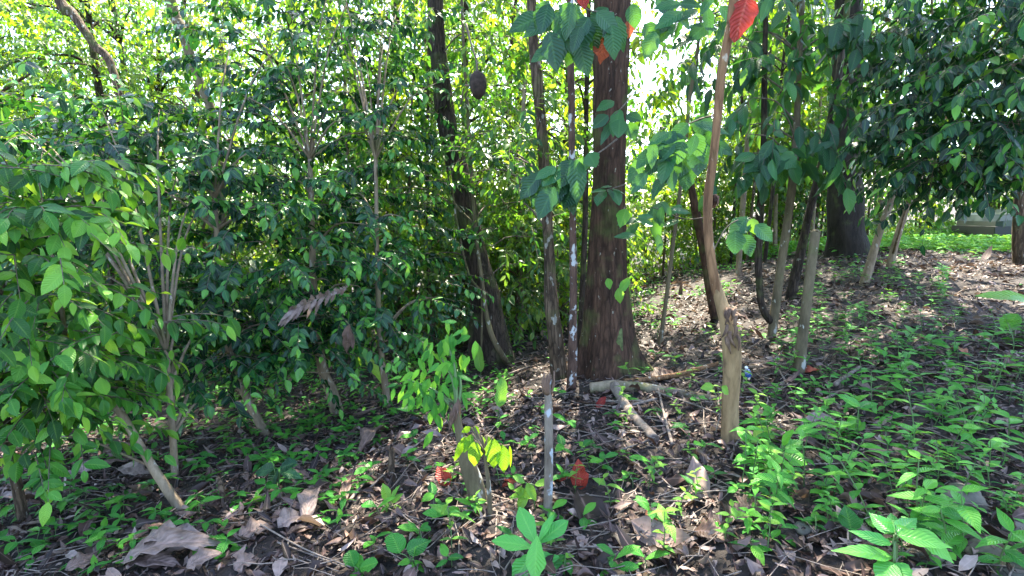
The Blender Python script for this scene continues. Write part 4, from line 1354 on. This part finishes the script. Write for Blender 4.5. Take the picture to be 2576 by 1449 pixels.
plant('broad_leaf_plant', 'curled green leaves around the foot of the spotted stem', 'plant', (1350, 1280), [(1325, 1215, 1350, 1260, 26), (1320, 1230, 1290, 1250, 26), (1330, 1225, 1300, 1290, 30), (1345, 1220, 1390, 1205, 22), (1320, 1215, 1290, 1195, 18)], stem_top=(1325, 1222), stem_w=4, tilt=.5, mat='fresh')
plant('broad_leaf_plant', 'dark drooping leaf pair by the large dead leaves', 'plant', (700, 1240), [(700, 1180, 665, 1235, 40, 0, 0, .05), (705, 1178, 745, 1160, 44, 0, 0, .1), (690, 1180, 640, 1185, 44, 0, 0, .2), (705, 1185, 760, 1200, 30)], mat='big', stem_w=5, tilt=.6)
plant('broad_leaf_plant', 'two bright long leaves beside the foot of the leaning left stem', 'plant', (500, 1300), [(490, 1270, 430, 1325, 26, 0, -.04, .8), (500, 1265, 455, 1290, 22), (505, 1262, 560, 1245, 22), (500, 1268, 470, 1305, 18)], mat='herb', T=T_HLANCE, stem_w=4, tilt=.7)
plant('broad_leaf_plant', 'pale veined leaf cluster in the left litter beside a cut stem', 'plant', (985, 1290), [(975, 1260, 965, 1215, 28, 0, .03), (985, 1265, 1012, 1240, 18), (970, 1270, 990, 1310, 18), (980, 1268, 950, 1290, 18), (990, 1270, 1020, 1290, 16), (982, 1262, 1000, 1220, 20)], stem_w=4, tilt=.6, mat='fresh')


def proto_herb(kind, seed):
    r_ = np.random.default_rng(seed)
    global rng
    keep, rng = rng, r_
    nm, cat, mat = {'herb': ('herb', 'herb', 'herb'), 'seedling': ('seedling', 'seedling', 'herb'), 'creeper': ('low_plant', 'low plant', 'herb'), 'young': ('young_plant', 'young plant', 'fresh')}[kind]
    root = thing(nm, 'x', cat)
    mb, ml = MB(), MB()
    if kind in ('herb', 'young'):
        for _ in range(3 if kind == 'herb' else 1):
            a = rng.uniform(0, 6.28)
            h = rng.uniform(.14, .26)
            off = np.array([math.cos(a), math.sin(a), 0]) * (.07 if kind == 'herb' else .0)
            lean = np.array([math.cos(a), math.sin(a), 0]) * h * .25
            pts = [off - np.array([0, 0, .03]), off + lean * .4 + np.array([0, 0, h * .5]), off + lean + np.array([0, 0, h])]
            mb = MB()
            c, _ = tube(mb, pts, [.003, .0026, .0018], ns=5, n=10, rough=0)
            mb.build('stem', 'stem', root)
            for k in range(4):
                p_ = c[int(3 + k * 2)]
                aa = a + k * 1.571 + rng.normal(0, .3)
                for sg in (0, math.pi):
                    q = np.array([math.cos(aa + sg), math.sin(aa + sg), rng.uniform(-.1, .5)])
                    L_ = rng.uniform(.065, .115) * (.75 + .15 * k if k < 3 else .8)
                    leaves(ml, T_LANCE, p_, q, np.array([0, 0, 1]) + rng.normal(0, .2, 3), L_, L_ * rng.uniform(.36, .48), droop=rng.uniform(.1, .4), fold=.25, wave=.05, tint=np.clip(rng.normal(.4 + .08 * k, .15), 0, 1))
    elif kind == 'seedling':
        h = rng.uniform(.06, .14)
        c, _ = tube(mb, [np.array([0, 0, -.03]), np.array([.01, 0, h * .5]), np.array([rng.normal(0, .02), rng.normal(0, .02), h])], [.0026, .0022, .0018], ns=5, n=8, rough=0)
        a = rng.uniform(0, 6.28)
        m_ = int(rng.integers(3, 7))
        for k in range(m_):
            aa = a + k * 2.4
            q = np.array([math.cos(aa), math.sin(aa), rng.uniform(-.1, .6)])
            L_ = rng.uniform(.06, .11)
            leaves(ml, T_OBO if seed % 2 else T_HERO, c[-1] - np.array([0, 0, .012 * (m_ - k)]), q, np.array([0, 0, 1]) + rng.normal(0, .2, 3), L_, L_ * rng.uniform(.4, .55), droop=rng.uniform(.1, .4), fold=.2, wave=.05, tint=np.clip(rng.normal(.45, .25), 0, 1))
    else:
        for _ in range(5):
            a = rng.uniform(0, 6.28)
            p_ = np.array([rng.normal(0, .07), rng.normal(0, .07), 0])
            h = rng.uniform(.04, .12)
            mb = MB()
            tube(mb, [p_ - np.array([0, 0, .03]), p_ + np.array([math.cos(a) * .02, math.sin(a) * .02, h])], [.002, .0015], ns=4, n=5, rough=0)
            mb.build('stem', 'stem', root)
            for k in range(4):
                q = np.array([math.cos(a + k * 1.7), math.sin(a + k * 1.7), rng.uniform(-.2, .4)])
                L_ = rng.uniform(.05, .10)
                leaves(ml, T_MID if seed % 2 else T_LANCE, p_ + np.array([math.cos(a) * .02, math.sin(a) * .02, h - .01 * k]), q, np.array([0, 0, 1]) + rng.normal(0, .25, 3), L_, L_ * rng.uniform(.34, .5), droop=rng.uniform(.1, .4), fold=.25, wave=.05, tint=np.clip(rng.normal(.4, .22), 0, 1))
    if kind == 'seedling':
        mb.build('stem', 'stem', root)
    ml.build('foliage', mat, root)
    rng = keep
    return root


def region(n, boxes, mind):
    """picture positions, spaced by mind px, weighted boxes (x0,y0,x1,y1,w)"""
    w_ = np.array([b_[4] for b_ in boxes], float)
    w_ /= w_.sum()
    out = []
    tries = 0
    while len(out) < n and tries < n * 60:
        tries += 1
        b_ = boxes[rng.choice(len(boxes), p=w_)]
        px, py = rng.uniform(b_[0], b_[2]), rng.uniform(b_[1], b_[3])
        md = mind * (.45 + .8 * (py - 650) / 800)
        if all((px - q[0]) ** 2 + 2.2 * (py - q[1]) ** 2 > md * md for q in out):
            out.append((px, py))
    return out


def sow(kind, nproto, pos, group, desc, noun, s0=.8, s1=1.25):
    pr = [proto_herb(kind, 900 + 7 * i + len(kind)) for i in range(nproto)]
    items = []
    for k, (px, py) in enumerate(pos):
        g_ = ground(px, py)
        o_ = place(pr, k % nproto, g_, rng.uniform(0, 6.28), rng.uniform(s0, s1), group, (rng.normal(0, .1), rng.normal(0, .1)))
        items.append((o_, px, py))
    auto_labels(items, desc, noun)


sow('herb', 7, region(96, [(2080, 860, 2600, 1150, 5), (1880, 1000, 2300, 1340, 3), (2000, 700, 2420, 900, 2.4), (2250, 1150, 2600, 1449, 2), (1930, 860, 2100, 1000, .8)], 80), 'herbs on the right slope',
    lambda o_: 'bushy green herb', 'herb', .5, 1.3)
sow('seedling', 8, region(72, [(880, 1050, 1850, 1449, 4), (1250, 900, 1850, 1100, 1.5), (1850, 1150, 2100, 1449, .6), (1880, 1300, 2576, 1449, .6)], 70), 'seedlings in the bare litter',
    lambda o_: 'small seedling', 'seedling', .75, 1.25)
sow('creeper', 7, region(46, [(0, 1150, 560, 1400, 4), (430, 1130, 900, 1300, 2), (560, 1080, 950, 1170, 1)], 66), 'low plants of the left floor',
    lambda o_: 'low green plant', 'low plant', .8, 1.3)
sow('young', 4, region(34, [(1560, 850, 1900, 1100, 2), (1700, 1150, 2000, 1400, 1), (1100, 1180, 1700, 1420, 1)], 90), 'bright young plants in the litter',
    lambda o_: 'bright young plant', 'young plant', .7, 1.1)

# far ground cover (uncountable)
mb = MB()
def cover(p_, L0, k, up_=.12, tl=(.2, .9)):
    n_ = len(p_)
    for _ in range(k):
        az = rng.uniform(0, 6.28, n_)
        q = p_ + np.c_[rng.normal(0, .05, (n_, 2)), rng.uniform(.02, up_, n_)]
        L_ = L0 * rng.uniform(.6, 1.3, n_)
        leaves(mb, T_FAR, q, np.c_[np.cos(az), np.sin(az), rng.uniform(-.2, .6, n_)], np.c_[rng.normal(0, .3, (n_, 2)), np.ones(n_)], L_, L_ * .45, droop=.2, fold=.2, tint=rng.uniform(*tl, n_))


pp = area_pts(5200, -10, 14, 5.6, 15)
dens = np.array([mnoise.noise(Vector((q[0] * .9, q[1] * .7, 3.3))) for q in pp])
cover(pp[dens > .12], .09, 3)
pp = area_pts(5500, 5.6, 16, 8.9, 17)
cover(pp, .12, 4, .3, (.4, 1))
pp = area_pts(900, -6, 0, 4.2, 7)
cover(pp, .08, 3)
o = mb.build('ground_cover', 'herb')
tag(o, 'low green ground cover spreading over the distant forest floor', 'ground cover', kind='stuff')


# ------------------------------------------------------------------ single fallen leaves
def floor_leaf(name, label, cat, bx, by, tx, ty, W, mat, tint, up=.03, tip_up=.05, T=T_HERO, fold=.3, droop=.2, wave=.1, cup=.08, rough=.02, nr=None, group=None):
    p0, p1 = ground(bx, by), ground(tx, ty)
    p0[2] += up
    p1[2] += tip_up
    D = p1 - p0
    L_ = np.linalg.norm(D)
    Nn = gnormal(p0[0], p0[1]) + np.array([0, -.25, 0]) if nr is None else np.asarray(nr, float)
    mb = MB()
    leaves(mb, T, p0, D, Nn, L_, W, droop=droop, fold=fold, wave=wave, tint=tint, cup=cup, rough=rough, edge=.16)
    me = mb.mesh(name, mat, origin=p0)
    o_ = link(name, me)
    o_.location = p0
    sol = o_.modifiers.new('thickness', 'SOLIDIFY')
    sol.thickness = .0012
    return tag(o_, label, cat, group)


def standing_leaf(name, label, cat, bx, by, tx, ty, wpx, mat, tint, **kw):
    b = ground(bx, by)
    o_ = hero_leaf(bx, by, tx, ty, wpx, b[1] - .01, b[1] + .05, mat=mat, tint=tint, tilt=.25, origin=b, name=name, wave=.25, fold=.5, cup=.05)
    o_.location = b
    return tag(o_, label, cat)


standing_leaf('fallen_leaf', 'crimson orange leaf standing upright in the litter right of the spotted stem', 'fallen leaf', 1462, 1232, 1454, 1155, 46, 'red', .25)
standing_leaf('fallen_leaf', 'crumpled red leaf lying left of the bent stump', 'fallen leaf', 1130, 1222, 1100, 1172, 40, 'red', .3)
standing_leaf('fallen_leaf', 'deep red curled leaf under the fallen log', 'fallen leaf', 1500, 1028, 1525, 996, 20, 'red', .0)
floor_leaf('fallen_leaf', 'dull red flat leaf just left of the upright crimson leaf', 'fallen leaf', 1400, 1222, 1440, 1210, .07, 'red', .05)
standing_leaf('fallen_leaf', 'pale salmon leaf lying between seedlings right of the striped plant', 'fallen leaf', 1652, 1318, 1628, 1278, 36, 'red', .97)
floor_leaf('fallen_leaf', 'small orange red leaf between the sapling and the spotted stem', 'fallen leaf', 1262, 1236, 1300, 1222, .06, 'red', .5)
floor_leaf('fallen_leaf', 'small orange leaf below the vine foot', 'fallen leaf', 1215, 995, 1235, 985, .06, 'red', .8)
floor_leaf('fallen_leaf', 'orange leaf at the foot of the sawn post', 'fallen leaf', 2025, 945, 2060, 938, .08, 'red', .6)
floor_leaf('fallen_leaf', 'pale pink leaf among herbs far right', 'fallen leaf', 2390, 885, 2440, 905, .10, 'red', 1.0)
floor_leaf('fallen_leaf', 'broad tan brown leaf right of the salmon leaf', 'fallen leaf', 1850, 1330, 1915, 1285, .13, 'bigdead', .15, up=.04, tip_up=.09)
floor_leaf('fallen_leaf', 'reddish brown flat leaf at the lower middle right', 'fallen leaf', 1745, 1350, 1830, 1372, .12, 'bigdead', .05)
floor_leaf('fallen_leaf', 'yellowish long leaf lying right of the crumpled red leaf', 'fallen leaf', 1085, 1320, 1140, 1290, .04, 'fresh', .9)
floor_leaf('fallen_leaf', 'brown leaf lying before the foot of the buttress roots', 'fallen leaf', 1640, 960, 1700, 945, .16, 'bigdead', .1)
LB = [('huge pale dead leaf sheet at the bottom left, biggest of the pile', 310, 1442, 545, 1398, .17, .75, .05, .14), ('wide pale dead leaf over the top of the pile', 350, 1418, 505, 1380, .13, .85, .10, .13),
      ('folded pale dead leaf at the lower edge of the pile', 320, 1449, 450, 1432, .11, .6, .05, .06), ('tan dead leaf leaning right out of the pile', 470, 1449, 555, 1420, .10, .7, .04, .08),
      ('brown rolled dead leaf above the pile', 340, 1372, 420, 1335, .07, .15, .04, .07), ('curled dead leaf at the very bottom left', 165, 1449, 260, 1425, .10, .45, .03, .06),
      ('small brown dead leaf on dark soil at far left', 22, 1362, 88, 1332, .09, .0, .03, .06), ('pale pointed dead leaf standing right of the pile', 770, 1335, 792, 1250, .11, .8, .03, .14),
      ('tan dead leaf spear leaning beside the pale pointed leaf', 862, 1300, 885, 1218, .06, .1, .03, .12), ('flat pale dead leaf lying below the pointed leaf', 700, 1340, 770, 1310, .13, .8, .03, .06),
      ('crumpled pale dead leaf in front of the short brown stem', 905, 1155, 975, 1085, .14, .55, .04, .12), ('pale curled dead leaf under the left shrub', 205, 1205, 245, 1195, .16, .8, .03, .12), ('pinkish dead leaf behind the leaning left stem', 310, 1205, 375, 1215, .15, .85, .10, .05),
      ('long flat dead leaf near the far left stem', 0, 1262, 100, 1252, .10, .7, .03, .03), ('brown arched dead leaf left of the leaning stem', 250, 1175, 325, 1142, .14, .2, .05, .12),
      ('pale dead leaf low beside the leaning stem', 300, 1258, 360, 1252, .10, .7, .03, .03), ('brown dead leaf blade right of the pile', 600, 1370, 690, 1335, .12, .55, .03, .05), ('pinkish dead leaf near the bottom edge', 590, 1449, 650, 1420, .11, .7, .03, .05)]
for lab, bx, by, tx, ty, W_, tn, u_, tu in LB:
    floor_leaf('dead_leaf', lab, 'dead leaf', bx, by, tx, ty, W_, 'bigdead', tn, up=u_, tip_up=tu, wave=.18, cup=.10, fold=.25, rough=.018, group='big dead leaves at the lower left')
for k, (px, py, t_) in enumerate(region(26, [(560, 1200, 1300, 1449, 2), (1300, 1150, 2000, 1449, 1.5), (2050, 1150, 2576, 1449, 1), (2150, 750, 2500, 950, .6)], 110) and
                                 [(a, b_, rng.random()) for a, b_ in region(26, [(560, 1200, 1300, 1449, 2), (1300, 1150, 2000, 1449, 1.5), (2050, 1150, 2576, 1449, 1), (2150, 750, 2500, 950, .6)], 110)]):
    a = rng.uniform(0, 6.28)
    l_ = rng.uniform(34, 75) * (py / 1449)
    o_ = floor_leaf('dead_leaf', 'x', 'dead leaf', px, py, px + math.cos(a) * l_, py + math.sin(a) * l_ * .5, rng.uniform(.035, .07), 'bigdead', t_ * .7, up=.02, tip_up=rng.uniform(.015, .04), T=T_MID, group='larger dead leaves in the litter')
    LBX = globals().setdefault('LBX', [])
    LBX.append((o_, px, py))
auto_labels(LBX, lambda o_: 'curled brown dead leaf', 'litter leaf')


# ------------------------------------------------------------------ fallen wood, twigs, stones
def wood(name, label, cat, pts, wpx, mat, lift=0.0, ns=12, rough=.1, ragged=.02, end_taper=.7, group=None, lifts=None):
    P3, rad = [], []
    for i, (px, py) in enumerate(pts):
        g_ = ground(px, py)
        r_ = wpx * .5 * g_[1] / FPX * (1 - (1 - end_taper) * i / (len(pts) - 1))
        g_[2] += r_ * .75 + lift + (lifts[i] if lifts else 0)
        P3.append(g_)
        rad.append(r_)
    mb = MB()
    tube(mb, P3, rad, ns=ns, n=max(12, 10 * len(P3)), rough=rough, ragged=ragged, seed=int(pts[0][0]))
    o_ = link(name, mb.mesh(name, mat, origin=P3[0]))
    o_.location = P3[0]
    return tag(o_, label, cat, group)


wood('fallen_log', 'thick grey fallen log lying below the buttress roots', 'log', [(1486, 990), (1560, 982), (1660, 990), (1800, 1012)], 34, 'bark_tan', ns=16, end_taper=.6)
wood('fallen_branch', 'pale straight fallen branch slanting down right from the log', 'branch', [(1545, 985), (1580, 1045), (1645, 1118)], 27, 'stick', lift=.02, end_taper=.9)
wood('bark_plank', 'flaky decayed strip of bark lying on the log', 'bark strip', [(1570, 975), (1680, 962), (1800, 930)], 15, 'bark_orange', lift=.04, ragged=.06)
wood('fallen_branch', 'short pale stick lying across the slanting branch', 'branch', [(1540, 1040), (1600, 1030), (1650, 1016)], 9, 'stick', lift=.04)
wood('cut_stump', 'short dead stub standing left of the bent stump', 'stump', [(985, 1205), (986, 1200), (988, 1198)], 20, 'bark_brown', lifts=[-.1, .07, .17], ragged=.03)
wood('cut_stump', 'short crooked dead stub beside the dark drooping leaf pair', 'stump', [(562, 1275), (562, 1268), (555, 1262)], 18, 'bark_brown', lifts=[-.1, .06, .14], ragged=.03)
TW = [([(1060, 1292), (1200, 1288), (1400, 1335), (1640, 1362)], 6, 'long bowed twig crossing behind the striped plant'), ([(1198, 1268), (1300, 1300), (1390, 1318)], 5, 'thin twig under the yellow green sapling'),
      ([(1395, 1395), (1560, 1398)], 6, 'straight twig right of the striped plant'), ([(1640, 1345), (1740, 1240), (1810, 1195)], 6, 'slanting twig beside the salmon leaf'), ([(880, 1275), (950, 1190), (1060, 1110), (1150, 1060)], 10, 'long pale stick rising to the bent stump'),
      ([(930, 1245), (1040, 1140), (1190, 1020)], 6, 'thin grey stick parallel to the long pale stick'), ([(1250, 1300), (1245, 1400)], 5, 'dark twig upright below the yellow green sapling'), ([(1500, 1022), (1640, 1020)], 5, 'thin level twig in front of the log'),
      ([(1838, 1165), (1860, 1115), (1930, 1060), (2000, 1010)], 6, 'pale curved twig by the snapped stump foot'), ([(1690, 1135), (1670, 1060), (1655, 990)], 9, 'grey stick leaning against the log'), ([(1650, 1000), (1740, 1030), (1820, 1060)], 6, 'stick in the brush left of the stump'),
      ([(1620, 1060), (1720, 1075), (1800, 1070)], 5, 'low stick in the brush left of the stump'), ([(1870, 1010), (1930, 1000), (1990, 975)], 5, 'stick lying right of the snapped stump'), ([(1880, 980), (1930, 1020), (1900, 1060)], 5, 'bent stick right of the snapped stump'),
      ([(1960, 945), (1985, 985), (2005, 1010)], 5, 'thin stick at the sawn post foot'), ([(2100, 985), (2160, 940)], 14, 'thick dead stick above the upright pale shoot'), ([(2080, 1010), (2150, 975)], 8, 'dead stick beside the thick dead stick'),
      ([(1860, 1230), (1960, 1190)], 6, 'twig under the leafy clump'), ([(640, 1449), (700, 1400), (850, 1449)], 4, 'bent stalk near the bottom left edge'), ([(700, 1380), (860, 1440)], 5, 'stalk beside the bent stalk'), ([(640, 1330), (760, 1400), (880, 1449)], 5, 'long stalk lying across the lower litter'),
      ([(1090, 1330), (1160, 1240)], 4, 'thin stalk left of the yellow green sapling'), ([(1560, 1150), (1640, 1120), (1720, 1080)], 5, 'stalk right of the crimson leaf'), ([(1700, 1449), (1760, 1400)], 5, 'stalk at the bottom edge right of centre'), ([(2230, 620), (2330, 612), (2440, 590)], 12, 'pale fallen trunk piece at the top of the slope'),
      ([(560, 1255), (420, 1262)], 5, 'thin level stalk near the leaning left stem foot'), ([(1180, 1030), (1260, 960), (1330, 930)], 6, 'pale stick lying toward the vine foot'), ([(1270, 1449), (1300, 1400)], 5, 'short stalk below the striped plant')]
for q, w_, lab in TW:
    wood('twig', lab, 'twig', q, w_, 'stick', lift=rng.uniform(.02, .05), ns=7, rough=.06, end_taper=.6)


def rock(px, py, rpx, label, flat=.6, seed=1):
    g_ = ground(px, py)
    r_ = rpx * g_[1] / FPX
    mb = MB()
    nu, nv = 22, 14
    u = np.linspace(0, 2 * np.pi, nu, endpoint=False)
    v_ = np.linspace(.02, np.pi - .02, nv)
    U, V_ = np.meshgrid(u, v_)
    p_ = np.stack([np.cos(U) * np.sin(V_), np.sin(U) * np.sin(V_), np.cos(V_) * flat], -1).reshape(-1, 3)
    p_ = np.array([q * (1 + .35 * mnoise.noise(Vector(q * 1.3 + seed * 5.1)) + .08 * mnoise.noise(Vector(q * 5 + seed))) for q in p_]) * r_
    f = [(i * nu + j, (i + 1) * nu + j, (i + 1) * nu + (j + 1) % nu, i * nu + (j + 1) % nu) for i in range(nv - 1) for j in range(nu)]
    mb.add(p_, f)
    o_ = mb.build('rock', 'rock')
    o_.location = g_ + np.array([0, 0, r_ * flat * .12])
    return tag(o_, label, 'rock')


rock(2425, 1262, 50, 'pale grey rounded boulder among herbs on the right', .8, 2)
rock(2492, 1402, 62, 'flat grey brown stone near the lower right corner', .55, 3)
rock(2335, 1400, 44, 'brown stone partly under the large pale green plant', .6, 4)
rock(2330, 1035, 26, 'small brown stone on the slope among herbs', .7, 5)
rock(2565, 1340, 40, 'purple grey stone cut by the right edge', .6, 7)
rock(2430, 1330, 30, 'small stone just below the pale grey boulder', .6, 8)
rock(2545, 1440, 44, 'dark stone in the lower right corner', .5, 9)
rock(2020, 1330, 26, 'small dark stone left of the dark heart leaf', .5, 6)

tree('forest_tree', 'thin pale bare stem leaning right in the bright gap beside the big trunk', 'tree', [(1660, 868, 11), (1672, 780, 10), (1690, 640, 10), (1708, 500, 9), (1722, 380, 9), (1735, 250, 9), (1760, 80, 8)], 'bark_pale', ext=2, seed=55)

# plastic bottle lying behind the snapped stump
b = ground(1877, 958)
bt = thing('plastic_bottle', 'clear plastic bottle with a blue label lying beside the snapped stump', 'bottle', loc=b)
ax = nrm(np.array([-.25, -.25, .55]))
c0 = b + np.array([.02, 0, .03])
def bot(d_, r_, nm, mt, n=20):
    mb_ = MB()
    tube(mb_, [c0 + ax * q for q in d_], r_, ns=16, n=n, rough=0)
    mb_.build(nm, mt, bt, origin=b)
bot([0, .01, .05, .085, .105, .12], [.022, .028, .028, .027, .014, .012], 'bottle_body', 'plastic')
bot([.035, .05, .065], [.0292, .0292, .0292], 'label', 'label_blue')
bot([.118, .126, .134], [.0145, .0145, .014], 'cap', 'cap')

# ------------------------------------------------------------------ parked car, mostly behind the right edge
cg = gpt(11.3, 12.0)
car = thing('parked_car', 'silver grey car parked on top of the slope behind leaves at the right edge', 'car', loc=cg, rz=R(-14))
prof = [(0, .30), (.0, .62), (.08, .78), (.9, .92), (1.05, .95), (1.75, 1.42), (2.1, 1.48), (3.0, 1.46), (3.7, 1.05), (4.1, .95), (4.2, .6), (4.15, .3)]
def extrude(poly, y0, y1, bevel=.06):
    k_ = len(poly)
    cx = sum(p_[0] for p_ in poly) / k_
    cz = sum(p_[1] for p_ in poly) / k_
    vs, fs = [], []
    for yy, s_ in [(y0, .5), (y0, .95), (y0 + bevel, 1), (y1 - bevel, 1), (y1, .95), (y1, .5)]:
        for x_, z_ in poly:
            vs.append((cx + (x_ - cx) * s_, yy, cz + (z_ - cz) * s_))
    for r_ in range(5):
        for j in range(k_):
            fs.append((r_ * k_ + j, r_ * k_ + (j + 1) % k_, (r_ + 1) * k_ + (j + 1) % k_, (r_ + 1) * k_ + j))
    for e_, fl in ((0, False), (5, True)):
        base_ = len(vs)
        for j in range(k_):
            x_, z_ = poly[j]
            vs.append((cx + (x_ - cx) * .02, y0 if e_ == 0 else y1, cz + (z_ - cz) * .02))
        for j in range(k_):
            fs.append((e_ * k_ + j, e_ * k_ + (j + 1) % k_, base_ + (j + 1) % k_, base_ + j))
    return vs, fs
def carpart(nm, poly, y0, y1, mt, bevel=.03):
    mb_ = MB()
    mb_.add(*extrude(poly, y0, y1, bevel))
    return mb_.build(nm, mt, car, smooth=False)
carpart('body', prof, 0, 1.7, 'paint', .08)
carpart('window', [(1.25, .98), (1.85, 1.36), (2.15, 1.40), (2.15, .98)], -.008, .02, 'glass')
carpart('window', [(2.25, .98), (2.25, 1.40), (2.95, 1.38), (3.5, 1.02)], -.008, .02, 'glass')
carpart('bumper', [(-.05, .28), (-.06, .5), (.25, .52), (.3, .28)], -.02, 1.72, 'trim')
carpart('headlight', [(.0, .62), (.05, .76), (.4, .80), (.35, .66)], -.012, .03, 'lamp')
carpart('sill', [(1.05, .24), (1.05, .34), (3.1, .34), (3.1, .24)], -.015, .05, 'trim')
for wx in (.72, 3.4):
    for wy in (-.01, 1.53):
        mb = MB()
        th = np.linspace(0, 2 * np.pi, 33)
        c_ = np.array([wx, wy + .09, .31])
        ring = [(.20, -.09), (.29, -.09), (.32, -.06), (.32, .06), (.29, .09), (.20, .09)]
        vs = np.array([[c_ + np.array([math.cos(a) * r_, y_, math.sin(a) * r_]) for r_, y_ in ring] for a in th[:-1]])
        f = [(i * 6 + j, i * 6 + j + 1, ((i + 1) % 32) * 6 + j + 1, ((i + 1) % 32) * 6 + j) for i in range(32) for j in range(5)]
        mb.add(vs, f)
        wl = mb.build('wheel', 'rubber', car)
        mb = MB()
        ring = [(.005, -.06), (.06, -.075), (.16, -.07), (.205, -.085)]
        vs = np.array([[c_ + np.array([math.cos(a) * r_, y_, math.sin(a) * r_]) for r_, y_ in ring] for a in th[:-1]])
        f = [(i * 4 + j, i * 4 + j + 1, ((i + 1) % 32) * 4 + j + 1, ((i + 1) % 32) * 4 + j) for i in range(32) for j in range(3)]
        mb.add(vs, f)
        mb.build('rim', 'rim', wl)
